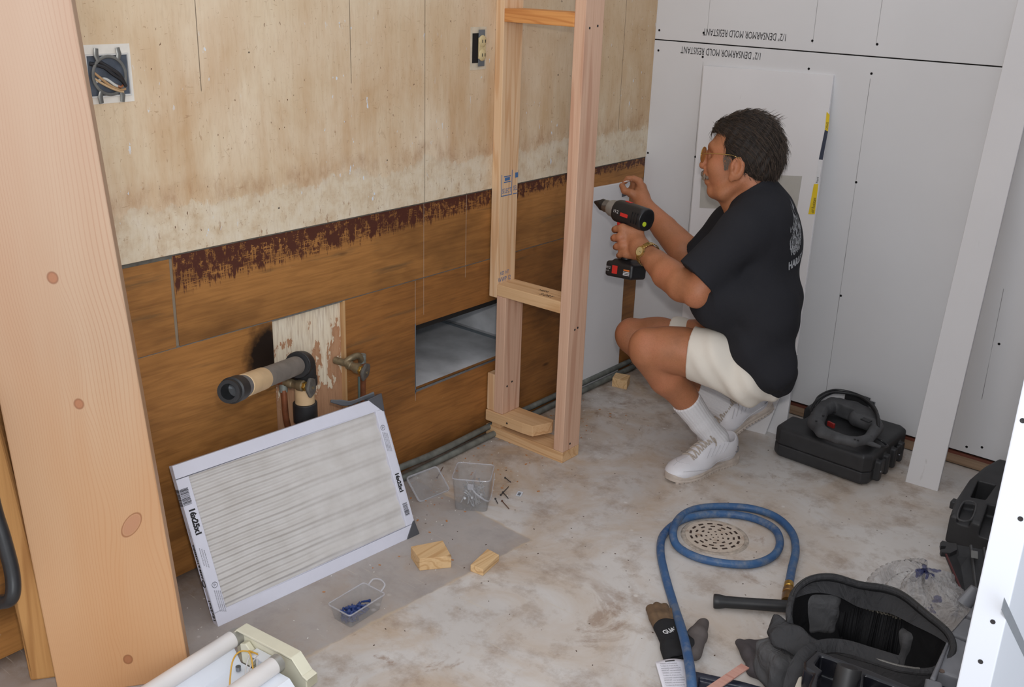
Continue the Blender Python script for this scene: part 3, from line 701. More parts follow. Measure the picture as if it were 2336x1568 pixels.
def chain(F_, pts, k=.008):
    """pts: (point, radius) list"""
    for (a, ra), (b, rb) in zip(pts, pts[1:]): F_.put(cap_(a, b, ra, rb), k)
    return F_

# ================================================================ PERSON
PX = 1/FOC
def mat_skin():
    g = G('tanned_skin', .52, spec=.35)
    n = g.noise(scale=9, detail=5); f = g.noise(scale=260, detail=2)
    c = g.ramp(n, [(.3, (150, 100, 70)), (.5, (170, 112, 78)), (.68, (180, 116, 84))])
    c = g.mix(g.mr(f, .45, .75, 0, .22), c, (120, 72, 50))
    c = g.mix(g.mr(g.noise(scale=30, detail=4), .5, .75, 0, .35), c, (184, 124, 94))
    g.b.inputs['Subsurface Weight'].default_value = .0; g.b.inputs['Subsurface Radius'].default_value = (.012, .004, .002); g.b.inputs['Subsurface Scale'].default_value = 1
    return g.fin(c, g.m_('ADD', f, g.noise(scale=60, detail=3)), .12, .0008)
def mat_cloth(name, col, wscale=7., fold=.004, weave=900., var=.1, rough=.9):
    g = G(name, rough, spec=.15)
    n = g.noise(g.sc(g.P, 1, 1, .6), wscale, 3, .5, .8); f = g.noise(scale=weave, detail=1)
    c = g.mix(g.mr(g.noise(scale=6, detail=4), .3, .7, 0, var), col, tuple(v*.75 for v in col))
    return g.fin(c, g.m_('ADD', n, g.m_('MULTIPLY', f, .03)), .55, fold*6)
M_skin = mat_skin()
M_shirt = mat_cloth('charcoal_cotton', (42, 42, 46), 6., .002)
M_shorts = mat_cloth('cream_cotton', (226, 218, 206), 5., .0015, var=.15)
M_sock = plain('white_ribbed_cotton', (228, 226, 228), .9, bump=.4, scale=240, var=.1)
M_hair = plain('dark_brown_hair', (42, 34, 29), .6, var=.5, scale=90, spec=.3)
M_hair2 = plain('brown_hair_strands', (86, 70, 58), .5, var=.5, scale=60, spec=.4)
M_grey = plain('grey_hair', (128, 114, 102), .9, var=.5, scale=300, spec=.1)
M_gold = plain('gold_metal', (206, 172, 104), .25, .85, var=.3, scale=200)
M_leather = plain('white_leather', (226, 224, 228), .45, var=.08, scale=12)
M_sole = plain('cream_rubber', (206, 192, 180), .7, var=.35, scale=40, bump=.3)
M_lace = plain('beige_lace', (186, 174, 162), .85, var=.2, scale=200)

person = thing('person', 'person in charcoal t-shirt, cream shorts and white trainers crouching with a cordless drill', 'person', (.72, -.52, 0))
# --- joints
hd = 3.055
v_ = ray(1690, 350).normalized(); lft = -(RT-v_*RT.dot(v_)).normalized(); upv = v_.cross(lft) if v_.cross(lft).z > 0 else lft.cross(v_)
ca, sa = math.cos(math.radians(13)), math.sin(math.radians(13))
hf = lft*ca+v_*sa; hl = -v_*ca+lft*sa; hu = upv     # head axes: forward, towards the camera (his left), up
HO = DP(1690, 350, hd); hs = hd*PX
def HP(px, py, l=0.):
    """head point from its outline position and its distance l (m) from the head's middle plane"""
    p = HO + hf*((1690-px)*hs/ca) + hu*((350-py)*hs); return p + hl*l - hf*(l*sa/ca)
HA = (hf, hl, hu)
J = DP
SHL, ELL, WRL = J(1694, 540, 2.95), J(1594, 664, 2.99), J(1474, 578, 3.19)
SHR, ELR, WRR = J(1668, 520, 3.25), J(1592, 606, 3.36), J(1468, 468, 3.48)
HIPL, KNL, ANL = J(1705, 850, 3.06), J(1484, 796, 3.14), J(1616, 990, 3.27)
HIPR, KNR, ANR = J(1722, 820, 3.28), J(1444, 766, 3.40), J(1650, 930, 3.46)
NK = J(1742, 478, 3.07)
FB = Field((.0, -1.02, -.01), (1.02, -.02, 1.24), .0033)
put = FB.put
# torso core (under the clothes)
put(ell_(J(1738, 560, 3.09), (.105, .165, .16), HA)); put(ell_(J(1710, 690, 3.09), (.135, .160, .15), HA), .05); put(ell_(J(1728, 815, 3.12), (.075, .14, .08), HA), .05)
chain(FB, [(J(1736, 500, 3.08), .07), (SHL, .055)], .03); chain(FB, [(J(1730, 500, 3.08), .07), (SHR, .055)], .03)
# neck and head
chain(FB, [(HP(1712, 395), .060), (NK, .068)], .02)
put(cap_(HP(1656, 442), HP(1694, 474), .024, .050), .03)
put(ell_(HP(1702, 338), (.097, .074, .098), HA), .02)
put(ell_(HP(1662, 352), (.060, .062, .062), HA), .02)
put(ell_(HP(1656, 392), (.052, .056, .066), HA), .02)
for s_ in (-1, 1):
    chain(FB, [(HP(1692, 410, s_*.050), .016), (HP(1655, 440, s_*.036), .018), (HP(1634, 440, s_*.012), .015)], .02)
    put(ell_(HP(1636, 380, s_*.034), (.022, .022, .024), HA), .02)
    put(ell_(HP(1627, 352, s_*.031), (.015, .015, .012), HA), .012, 's')
    put(ell_(HP(1634, 353, s_*.031), (.0135, .0135, .0135), HA), .003)          # eyeball
    chain(FB, [(HP(1627, 346, s_*.018), .004), (HP(1628, 343, s_*.034), .004), (HP(1636, 347, s_*.046), .004)], .006)
    chain(FB, [(HP(1622, 333, s_*.012), .007), (HP(1627, 330, s_*.036), .007)], .014)   # brow ridge
put(cap_(HP(1617, 347), HP(1606, 375), .0068, .0115), .010); put(ell_(HP(1606, 378, 0), (.0125, .0125, .0105), HA), .005)
for s_ in (-1, 1): put(ell_(HP(1614, 383, s_*.013), (.011, .008, .008), HA), .006)
put(ell_(HP(1626, 398), (.0265, .030, .022), HA), .006); put(ell_(HP(1627, 416), (.0215, .026, .012), HA), .005)
put(ell_(HP(1619, 412), (.010, .020, .005), HA), .006); 
put(ell_(HP(1632, 434), (.020, .022, .019), HA), .012)
put(cap_(HP(1655, 448), HP(1676, 462), .018, .030), .015)
# ears
for s_ in (-1, 1):
    tiltf = hu*.97+hf*-.18
    EA = (hf*.97+hu*.18, hl, tiltf)
    c0 = HP(1684, 383, s_*.074)
    put(ell_(c0, (.022, .010, .036), EA), .006)
    put(ell_(c0+hl*s_*.009+hf*.002+hu*.004, (.0125, .009, .022), EA), .003, 's')
    put(ell_(HP(1672, 404, s_*.072), (.010, .007, .014), EA), .006)
    put(ell_(c0+hf*.013+hl*s_*.004, (.004, .006, .008), EA), .004)
# --- arms
def limb(pts, k=.006): chain(FB, [(p, r) for p, r in pts], k)
limb([(SHL, .056), (SHL.lerp(ELL, .5), .054), (ELL+Vector((0, 0, .0)), .045)])
put(ell_(J(1588, 676, 2.99), (.030, .03, .028)), .03)
limb([(ELL, .047), (J(1558, 650, 3.04), .052), (J(1522, 624, 3.10), .048), (J(1496, 598, 3.15), .038), (WRL, .031)])
limb([(SHR, .054), (SHR.lerp(ELR, .5), .052), (ELR, .044)])
limb([(ELR, .044), (ELR.lerp(WRR, .25), .053), (ELR.lerp(WRR, .6), .043), (WRR, .029)])
# --- left hand closed round the drill handle
def fing(pts, rs, k=.004): chain(FB, list(zip(pts, rs)), k)
limb([(WRL, .030), (J(1458, 565, 3.21), .033)], .012)
RH = (lft, v_, upv)
put(box_(J(1440, 550, 3.232), (.040, .016, .046), RH, .014), .018)
put(cap_(J(1462, 562, 3.21), J(1440, 535, 3.235), .026, .020), .014); put(cap_(J(1460, 575, 3.21), J(1436, 580, 3.24), .024, .016), .014)
for i, y0_ in enumerate((521, 541, 561, 580)):
    dx = (0, -3, 2, 9)[i]; r = (.0108, .0112, .0106, .0094)[i]
    fing([J(1434+dx, y0_+2, 3.233), J(1418+dx, y0_, 3.230), J(1406+dx, y0_+1, 3.246), J(1403+dx, y0_+3, 3.276), J(1416+dx, y0_+6, 3.298)], [r*1.15, r*1.12, r, r*.95, r*.85])
    put(ell_(J(1421+dx, y0_-1, 3.228), (.013, .010, .0125)), .010)
fing([J(1462, 545, 3.235), J(1458, 530, 3.27), J(1440, 530, 3.30), J(1424, 532, 3.31)], [.016, .0135, .0115, .0105])
# --- right hand pinching a screw
limb([(WRR, .028), (J(1461, 450, 3.50), .030)], .012)
RB = ((J(1450, 415, 3.53)-J(1466, 455, 3.50)).normalized(),)
put(cap_(J(1464, 452, 3.50), J(1462, 428, 3.52), .026, .020), .014); put(cap_(J(1458, 452, 3.52), J(1456, 432, 3.54), .024, .018), .012)
fing([J(1464, 430, 3.50), J(1459, 414, 3.505), J(1446, 408, 3.51), J(1432, 408, 3.515), J(1425, 415, 3.52)], [.014, .0115, .0105, .0098, .009])
fing([J(1454, 452, 3.49), J(1440, 440, 3.49), J(1425, 436, 3.50), J(1419, 424, 3.512)], [.017, .0135, .0115, .0100])
for i in range(3):
    dx, dd = (2, -1, -6)[i], (.024, .044, .060)[i]
    fing([J(1466+dx, 432+i*5, 3.50+dd), J(1456+dx, 418+i*6, 3.51+dd), J(1443+dx, 420+i*7, 3.515+dd), J(1443+dx, 432+i*6, 3.51+dd), J(1452+dx, 438+i*5, 3.50+dd)], [.013, .011, .0102, .0096, .0088])
# --- legs
limb([(HIPL, .055), (J(1600, 812, 3.095), .064), (J(1560, 802, 3.11), .066), (J(1520, 797, 3.125), .063), (KNL, .0625)], .03)
put(ell_(J(1470, 786, 3.13), (.040, .040, .045)), .03)
limb([(J(1480, 806, 3.14), .056), (J(1523, 862, 3.185), .056), (J(1560, 905, 3.225), .043), (J(1600, 962, 3.27), .033), (J(1630, 1002, 3.31), .034)], .012)
limb([(HIPR, .065), (J(1590, 782, 3.33), .068), (J(1500, 768, 3.37), .058), (KNR, .056)], .03)
put(ell_(J(1436, 762, 3.40), (.036, .036, .042)), .03)
limb([(J(1446, 776, 3.40), .050), (J(1510, 840, 3.43), .052), (J(1570, 890, 3.45), .042), (ANR, .034)], .012)
FB.disp(lambda x, y, z: .0006*np.sin(x*70+z*35)*np.sin(y*60+z*50))
body = obj('body', FB.mesh('body'), M_skin, person, ang=180)
# --- hair
FH = Field(tuple(HO-Vector((.18,)*3)), tuple(HO+Vector((.18,)*3)), .0028)
FH.put(ell_(HP(1706, 335), (.1035, .0815, .106), HA)); FH.put(ell_(HP(1733, 362), (.066, .070, .072), HA), .03); FH.put(ell_(HP(1664, 300), (.048, .052, .034), HA), .03)
FH.put(ell_(HP(1742, 395), (.042, .058, .034), HA), .02)
# face window: remove everything forward of the hairline
FH.put(box_(HP(1596, 386), (.0800, .16, .105), HA, .02), .006, 's')
FH.put(box_(HP(1630, 372), (.0480, .16, .088), HA, .02), .008, 's')
FH.put(box_(HP(1674, 408), (.0300, .16, .066), (hf*.95-hu*.3, hl, hu*.95+hf*.3), .02), .006, 's')
FH.put(box_(HP(1700, 438), (.060, .16, .044), (hf*.97+hu*.25, hl, hu*.97-hf*.25), .02), .006, 's')
hfn = np.array([list(hf), list(hl), list(hu)])
def hair_d(x, y, z):
    px, py, pz = x-HO.x, y-HO.y, z-HO.z
    a = hfn[0, 0]*px+hfn[0, 1]*py+hfn[0, 2]*pz; l = hfn[1, 0]*px+hfn[1, 1]*py+hfn[1, 2]*pz; u = hfn[2, 0]*px+hfn[2, 1]*py+hfn[2, 2]*pz
    return .0006*np.sin(l*320+np.sin(a*60)*2)*np.sin(u*90+a*60)+.0012*np.sin(a*230+u*150+l*90)
FH.disp(hair_d)
hm = FH.mesh('hair', 0)
hair = obj('hair', hm, M_hair, person, ang=180)
HP_, HF_ = FH.P, FH.F
def strands(n, L, r, mat, name, sel=None, lift=.3):
    b = bmesh.new(); q = rng.integers(0, len(HF_), n*4); k = 0; C_ = np.array(HP(1700, 345))
    for fi in q:
        f = HF_[fi]; p = Vector(HP_[f].mean(0)); a, b_, c_ = (HP_[f[i]] for i in (0, 1, 2)); nr_ = Vector(np.cross(b_-a, c_-a)).normalized()
        if (p-Vector(C_)).length < .075: continue
        if sel and not sel(p): continue
        rel = p-HO; fcoord = rel.dot(hf); uc = rel.dot(hu)
        fl = -hf*(.9 if uc > -.0 else .35)-hu*(.35+max(0, -fcoord)*7) + hl*rng.normal()*.25
        if fcoord > .03: fl = -hf*.75 - hu*.35 + hl*rng.normal()*.4
        fl = (fl-nr_*fl.dot(nr_)).normalized(); LL = L*(.6+.8*rng.random())*(.55 if uc < -.035 else 1.)*(.6 if (uc < .02 and fcoord > -.02) else 1.)
        pts = [p-nr_*.004]
        for s in range(1, 5):
            t = s/4; pts.append(p+fl*LL*t+nr_*(math.sin(t*PI*.8)*LL*.10*lift*3*rng.random()*(.4 if uc < .02 else 1.)+.0008)-hu*(t*t*LL*.18))
        tube(b, pts, [r, r, r*.9, r*.6, r*.15], 3, caps=False); k += 1
        if k >= n: break
    return obj(name, b, mat, hair, ang=180)
strands(2600, .030, .00055, M_hair2, 'hair_strands')
strands(1500, .032, .00055, M_hair, 'hair_strands')
top = lambda p: (p-HO).dot(hu) > .085
b = bmesh.new()
for i in range(60):
    px = 1655+rng.random()*115; base = HP(px, 262+max(0, (px-1715))**2*.006+max(0, 1690-px)**2*.006, rng.normal()*.03)
    dr = (-hf*(.9)+hu*(.55*rng.random()+.2)+hl*rng.normal()*.25).normalized(); LL = .012+.016*rng.random()
    tube(b, [base, base+dr*LL*.4, base+dr*LL*.75-hf*.001, base+dr*LL-hf*LL*.15], [.0006, .0006, .0004, .0002], 3, caps=False)
obj('hair_tuft', b, M_hair2, hair, ang=180)['kind'] = 'stuff'
for s_ in (-1, 1):
    b = bmesh.new()
    for i in range(190):
        yy = 352+rng.random()*32; p = HP(1650+(yy-352)*.12+rng.random()*max(4, 22-(yy-352)*.45), yy, s_*(.0665+.003*rng.random())); tube(b, [p, p-hu*.006-hf*.003+hl*s_*.003], [.0008, .0003], 3, caps=False)
    obj('sideburn', b, M_grey, person, ang=180)
b = bmesh.new()
for i in range(420):
    l = (rng.random()-.5)*.060; p = HP(1605+abs(l)*230, 393+rng.random()*9+abs(l)*110, l)
    tube(b, [p, p-hu*.010+hf*.002+hl*l*.1], [.0012, .0005], 3, caps=False)
FM = Field(HP(1615, 398)-Vector((.05,)*3), HP(1615, 398)+Vector((.05,)*3), .002)
FM.put(cap_(HP(1610, 397), HP(1617, 405, .028), .0090, .0060)); FM.put(cap_(HP(1610, 397), HP(1617, 405, -.028), .0090, .0060)); FM.put(cap_(HP(1611, 398), HP(1611, 398), .0085), .006)
FM.disp(lambda x, y, z: .0006*np.sin(x*700)*np.sin(y*600))
obj('moustache_base', FM.mesh('moustache_base', 0), M_grey, person, ang=180)
obj('moustache', b, plain('light_moustache', (150, 132, 116), .9, var=.4, scale=300, spec=.1), person, ang=180)
# --- spectacles
gl = obj('spectacles', LA([(0, 0)], HO, (0, 0, 1)) if False else bmesh.new(), M_gold, person)
b = bmesh.new()
for s_ in (-1, 1):
    c0 = HP(1606, 353, s_*.033); A_ = hl; B_ = (hu*.98-hf*.12).normalized()
    tube(b, [c0+A_*math.cos(a)*.026+B_*math.sin(a)*.023 for a in np.linspace(0, 2*PI, 36, endpoint=False)], .0011, 6, closed=True)
    tube(b, [c0+hl*s_*.026+hu*.004, HP(1612, 350, s_*.064), HP(1640, 351, s_*.072), HP(1672, 354, s_*.077), HP(1690, 362, s_*.079)], .0012, 6)
tube(b, smoothpath([HP(1606, 350, -.008), HP(1602, 347, 0), HP(1606, 350, .008)], 6), .0011, 6)
bmesh.ops.recalc_face_normals(b, faces=b.faces); b.to_mesh(gl.data); b.free(); gl.data.shade_smooth()
M_lens = glassy('amber_lens', (206, 140, 44), .08, .55)
for s_ in (-1, 1):
    c0 = HP(1606, 353, s_*.033); B_ = (hu*.98-hf*.12).normalized()
    bb = bmesh.new(); slab(bb, [c0+hl*math.cos(a)*.0255+B_*math.sin(a)*.0225 for a in np.linspace(0, 2*PI, 28, endpoint=False)], hf*-.0012)
    obj('lens', bb, M_lens, gl)

# --- t-shirt
FS = Field((.2, -1.0, .15), (1.02, -.1, 1.02), .0042)
p_ = FS.put
d_s = []
for s0, s1, pa, pb, r0, r1 in ((SHL, ELL, J(1694, 536, 2.955), J(1592, 636, 2.975), .071, .073), (SHR, ELR, J(1672, 518, 3.24), J(1600, 588, 3.33), .068, .064)):
    d_ = (pb-pa).normalized(); p_(clip_(cap_(pa, pb+d_*.05, r0, r1), pb, d_), .02)
for pa, pb, r in ((SHL.lerp(ELL, .78), ELL, .060), (SHR.lerp(ELR, .78), ELR, .055)): p_(cap_(pa, pb+(pb-pa)*.3, r), .003, 's')
p_(ell_(J(1737, 560, 3.09), (.119, .180, .170), HA), .02); p_(ell_(J(1701, 674, 3.09), (.168, .182, .105), HA), .05)
p_(cap_(J(1742, 740, 3.01), J(1742, 745, 3.19), .098), .05); p_(cap_(J(1755, 842, 3.00), J(1755, 845, 3.18), .078), .05)
p_(cap_(J(1640, 698, 3.02), J(1640, 694, 3.18), .072), .04); p_(cap_(J(1776, 878, 3.02), J(1776, 878, 3.18), .026), .03)
p_(cap_(J(1710, 800, 2.985), J(1710, 800, 3.05), .058), .04)
p_(cap_(J(1737, 500, 3.0), J(1735, 496, 3.17), .075), .05)
chain(FS, [(J(1742, 505, 3.06), .072), (J(1700, 530, 2.965), .071)], .04); chain(FS, [(J(1735, 500, 3.08), .072), (J(1672, 516, 3.24), .068)], .04)
cN = (HP(1712, 395)-NK).normalized()
pl = J(1706, 448, 3.07)
nrmc = (upv*.74+hf*.66)
p_(clip_(cap_(NK+Vector((0, 0, 0)), HP(1718, 420), .078, .067), pl, nrmc), .03)
FS.disp(lambda x, y, z: .0035*np.sin((z*.8+x*.5)*58+2.5*np.sin(y*18+x*9))*np.clip((.60-z)*5, .0, 1)+.0022*np.sin(z*46+x*30+3*np.sin(y*14))*np.clip((.72-z)*3, .15, 1)+.0014*np.sin((x+z)*95+y*40)*np.clip((.62-z)*4, 0, 1)+.0010*np.sin(x*60-y*50+z*20))
# hollow where neck and arms come out
FS.cut((0, 0, .2), (0, 0, -1))
shirt_me = FS.mesh('t_shirt'); SP, SF_ = FS.P, FS.F
shirt = obj('t_shirt', shirt_me, M_shirt, person, ang=180)
b = bmesh.new()   # ribbed collar
cc = NK.lerp(HP(1712, 395), .50)
# print on the back
bvh = BVHTree.FromPolygons([tuple(v) for v in SP], [tuple(int(i) for i in f) for f in SF_])
M_print = plain('faded_print', (186, 188, 192), .8, var=.5, scale=300)
pd = (hf*.62+v_*.78); pd.z = 0; pd.normalize()            # projected from behind his left shoulder
px_ = Vector((0, 0, 1)).cross(pd).normalized()*-1
pO = onp(1789, 612, J(1800, 600, 2.99), (CAM-J(1800, 600, 2.99)).normalized())
def project(me, o, xd, yd, name, mat):
    b = bmesh.new(); b.from_mesh(me); bmesh.ops.triangulate(b, faces=b.faces)
    for _ in range(2): bmesh.ops.subdivide_edges(b, edges=[e for e in b.edges if e.calc_length() > .003], cuts=1, use_grid_fill=False); bmesh.ops.triangulate(b, faces=b.faces)
    dead = []
    for v in b.verts:
        w_ = o+xd*v.co.x+yd*v.co.y; h = bvh.ray_cast(w_-pd*.5, pd)
        if h[0] is None: dead.append(v); continue
        v.co = h[0]-pd*.0009+h[1]*.0009
    bmesh.ops.delete(b, geom=dead, context='VERTS')
    return obj(name, b, mat, shirt, smooth=False)
def text_me(s, size, sx=1., bold=0):
    c = bpy.data.curves.new('t', 'FONT'); c.body = s; c.size = size; c.offset = bold; c.resolution_u = 1
    t = bpy.data.objects.new('t', c); me = bpy.data.meshes.new_from_object(t); bpy.data.objects.remove(t)
    for v in me.vertices: v.co.x *= sx
    return me
xd_ = px_ if px_.dot(RT) > 0 else -px_
yd_ = (Vector((0, 0, 1))*.97 - xd_*-.0)
xd2 = (xd_+Vector((0, 0, 1))*.16).normalized()
project(text_me('HARLEY', .031, .82, .0012), pO, xd2, yd_, 'printed_text', M_print)
tb_ = bpy.data.meshes.new('fig'); b = bmesh.new()
def blob(b, pts):
    f = [b.verts.new((x, y, 0)) for x, y in pts]; b.faces.new(f)
R_ = random.Random(3)
for k in range(330):
    x = R_.uniform(.000, .072); t_ = R_.random(); y = .036+t_*.135
    if abs(x-.034) > .010+.030*math.sin(PI*min(1, t_*1.1+.12)): continue
    L_ = R_.uniform(.004, .022); w2 = R_.uniform(.0004, .0018); a = PI/2+R_.uniform(-.35, .35)
    dx, dy = math.cos(a), math.sin(a); blob(b, [(x-dy*w2, y+dx*w2), (x+dx*L_*.5-dy*w2*.6, y+dy*L_*.5), (x+dx*L_, y+dy*L_), (x+dy*w2, y-dx*w2)])
for k in range(14):   # a wheel-like oval
    a0, a1 = 2*PI*k/14, 2*PI*(k+.9)/14
    blob(b, [(.026+.011*math.cos(a0), .062+.028*math.sin(a0)), (.026+.011*math.cos(a1), .062+.028*math.sin(a1)), (.026+.0085*math.cos(a1), .062+.024*math.sin(a1)), (.026+.0085*math.cos(a0), .062+.024*math.sin(a0))])
b.to_mesh(tb_); b.free()
project(tb_, pO+Vector((0, 0, .002)), xd2, yd_, 'printed_figure', M_print)

# --- shorts
FT = Field((.3, -.95, .1), (1.02, -.12, .62), .0042)
p_ = FT.put
tdl = (J(1484, 796, 3.14)-J(1640, 818, 3.07)).normalized()
p_(clip_(cap_(J(1632, 818, 3.06), J(1550, 796, 3.11), .082, .078), J(1579, 800, 3.10), tdl), .02)
p_(cap_(J(1632, 820, 3.06), J(1700, 868, 3.02), .080, .060), .03); p_(cap_(J(1700, 868, 3.02), J(1762, 893, 3.03), .058, .022), .03)
p_(cap_(J(1705, 905, 3.04), J(1690, 896, 3.12), .030, .03), .03)
tdr = (KNR-HIPR).normalized()
p_(clip_(cap_(HIPR, J(1500, 766, 3.37), .084, .074), J(1526, 772, 3.36), tdr), .02)
p_(ell_(J(1722, 850, 3.12), (.075, .150, .060), HA), .05)
p_(cap_(J(1750, 885, 3.05), J(1750, 885, 3.18), .028), .04)
FT.disp(lambda x, y, z: .0020*np.sin((x*1.4+z)*60+y*16)+.0012*np.sin(x*110+z*70))
for a_, b_, r in ((J(1592, 802, 3.10), J(1520, 797, 3.125), .071), (J(1540, 774, 3.36), J(1480, 766, 3.38), .063)): p_(cap_(a_, b_, r), .003, 's')
obj('shorts', FT.mesh('shorts'), M_shorts, person, ang=180)

# --- socks
def sock(pts, topn):
    a = np.array([list(p) for p, r in pts]); Fk = Field(a.min(0)-.08, a.max(0)+.08, .0028); chain(Fk, [(p, r) for p, r in pts], .010)
    Fk.cut(pts[0][0], topn)
    ax = np.array(list((pts[1][0]-pts[0][0]).normalized())); u1 = np.cross(ax, [0, 0, 1]); u1 /= np.linalg.norm(u1); u2 = np.cross(ax, u1); c0 = np.array(list(pts[1][0]))
    Fk.disp(lambda x, y, z: .0007*np.sin(26*np.arctan2((x-c0[0])*u1[0]+(y-c0[1])*u1[1]+(z-c0[2])*u1[2], (x-c0[0])*u2[0]+(y-c0[1])*u2[1]+(z-c0[2])*u2[2])))
    return obj('sock', Fk.mesh('sock', 0), M_sock, person, ang=180)
dL = (J(1600, 962, 3.275)-J(1560, 905, 3.225)).normalized()
sock([(J(1565, 914, 3.23), .0475), (J(1600, 962, 3.275), .0395), (J(1632, 1000, 3.312), .040), (J(1642, 1020, 3.325), .038)], -dL)
dR = (ANR-J(1570, 890, 3.45)).normalized()
sock([(J(1585, 896, 3.452), .044), (ANR, .040), (J(1668, 945, 3.462), .040)], -dR)

# --- shoes
def shoe(heel, toe, up, side):
    """heel, toe: sole points; up: sole normal; side: outward"""
    t_ = (toe-heel); L = t_.length; t_.normalize(); up = (up-t_*up.dot(t_)).normalized(); w_ = t_.cross(up)
    if w_.dot(side) < 0: w_ = -w_
    def q(a, u, w=0): return heel+t_*a*L+up*u+w_*w
    AX = (t_, w_, up)
    F1 = Field([min(heel[i], toe[i])-.09 for i in range(3)], [max(heel[i], toe[i])+.14 for i in range(3)], .0026)
    F1.put(ell_(q(.16, .052), (.044, .034, .050), AX)); F1.put(ell_(q(.20, .085), (.048, .034, .032), AX), .03)
    F1.put(ell_(q(.42, .058), (.075, .037, .042), AX), .04); F1.put(ell_(q(.66, .033, .002), (.075, .047, .033), AX), .03); F1.put(ell_(q(.84, .027), (.048, .042, .024), AX), .03)
    F1.put(cap_(q(.30, .094), q(.56, .062), .020, .022), .02)
    F1.put(cap_(q(.20, .110), q(.19, .15), .038, .045), .006, 's')
    F1.cut(q(.5, .012), -up)
    F1.disp(lambda x, y, z: 0*x+0*y+0*z)
    root = obj('shoe', F1.mesh('shoe'), M_leather, person, ang=180)
    sv = BVHTree.FromPolygons([tuple(v) for v in F1.P], [tuple(int(i) for i in f) for f in F1.F])
    def stick(p, dr, lift=.001):
        h = sv.ray_cast(p+dr*.12, -dr); return (h[0]+dr*lift) if h[0] is not None else p
    # sole: outline with a waist, two layers
    prof = [(0, .012), (.02, .026), (.08, .035), (.2, .036), (.4, .034), (.55, .041), (.68, .049), (.82, .046), (.93, .034), (.985, .018), (1.0, .0)]
    ol = [(a, w) for a, w in prof]+[(a, -w*.94) for a, w in prof[::-1][1:]]
    b = bmesh.new()
    for lo_, hi_, gr in ((0., .011, 0.), (.0105, .0225, .0015)):
        rings = []
        for z_, sc_ in ((lo_, .97), ((lo_+hi_)/2, 1.03), (hi_, .99)):
            rings.append([b.verts.new(q(-.012+a*1.02, z_+(.010 if a > .9 else 0)*(a-.9)*10+(.004 if .3 < a < .5 and z_ == 0 else 0)+ (.004 if (a < .25 and z_ > .012) else 0), (w)*(sc_)+(gr if w > 0 else -gr))) for a, w in ol])
        for A, B in zip(rings, rings[1:]):
            for i in range(len(ol)): b.faces.new([A[i], A[(i+1) % len(ol)], B[(i+1) % len(ol)], B[i]])
        b.faces.new(rings[0][::-1]); b.faces.new(rings[-1])
    for k in range(22):
        a = .02+.044*k
        for s_ in (-1, 1):
            ww = np.interp(a, [x[0] for x in prof], [x[1] for x in prof])
            box(b, (-.004, -.004, -.0006), (.004, .004, .005), Matrix((t_, w_, up)).transposed(), q(a, 0, s_*(ww-.003)))
    obj('sole', b, M_sole, root)
    # side stripes, stitching, laces
    b = bmesh.new()
    for s_ in (-1, 1):
        for k in range(5):
            a = .34+.06*k
            tube(b, [stick(q(a-.055*(u-.034)/.02, u), (w_*s_*.8+up*.6).normalized(), .0006) for u in (.036, .044, .052, .060, .068)], .0016, 6)
        tube(b, [stick(q(a, .036+.006*math.sin(a*9)), w_*s_, .0002) for a in np.linspace(.06, .9, 22)], .0013, 6)
    tube(b, smoothpath([stick(q(.80, 0, -.03), up, .0003), stick(q(.87, 0, 0), up, .0003), stick(q(.80, 0, .03), up, .0003)], 6), .0014, 6)
    tube(b, [stick(q(a, 0, .0), up, .0003) for a in np.linspace(.70, .93, 8)], .0012, 6)
    obj('leather_trim', b, plain('trim_leather', (204, 202, 206), .5), root)
    b = bmesh.new(); rows = 6
    for k in range(rows):
        a = .45+.048*k; wd = .019+.0012*k
        tube(b, [stick(q(a+.03*(i_/8), 0, w), up, .0022) for i_, w in enumerate(np.linspace(-wd, wd, 9))], .0024, 6)
        tube(b, [stick(q(a+.03*(1-i_/8), 0, w), up, .0030) for i_, w in enumerate(np.linspace(-wd, wd, 9))], .0024, 6)
    base = stick(q(.43, 0, 0), up, .005)
    for s_ in (-1, 1):
        tube(b, smoothpath([base, base+w_*s_*.016+up*.012+t_*.012, base+w_*s_*.036+up*.008+t_*.020, base+w_*s_*.034-up*.004+t_*.006, base+w_*s_*.012+up*.001], 6), .0021, 6)
        tube(b, smoothpath([base, base+w_*s_*.018+up*.004-t_*.0, base+w_*s_*.030-up*.004, base+w_*s_*.036-up*.016+t_*.004], 6), .002, 6)
    obj('lace', b, M_lace, root)
    e_ = stick(q(.10, .058), w_, .0005)
    obj('emblem', TB([e_+(t_*math.cos(a)*.008+up*math.sin(a)*.010) for a in np.linspace(0, 2*PI, 16, endpoint=False)], .0012, 6, closed=True), plain('grey_mark', (120, 120, 126), .5), root)
    return root
shoe(Vector((.727, -.470, .0005)), Vector((.652, -.760, .0005)), Vector((0, 0, 1)), Vector((1, -.3, 0)))
hr = J(1738, 938, 3.50); tr_ = Z(1600, 1020, .004)
d0 = (hr-tr_).normalized()
upr = (Vector((0, 0, 1))-d0*d0.z); 
shoe(tr_+d0*.285, tr_, upr-hf*0+Vector((0, 0, 0)), -v_*Vector((1, 1, 1)).length*0+CAM-hr)

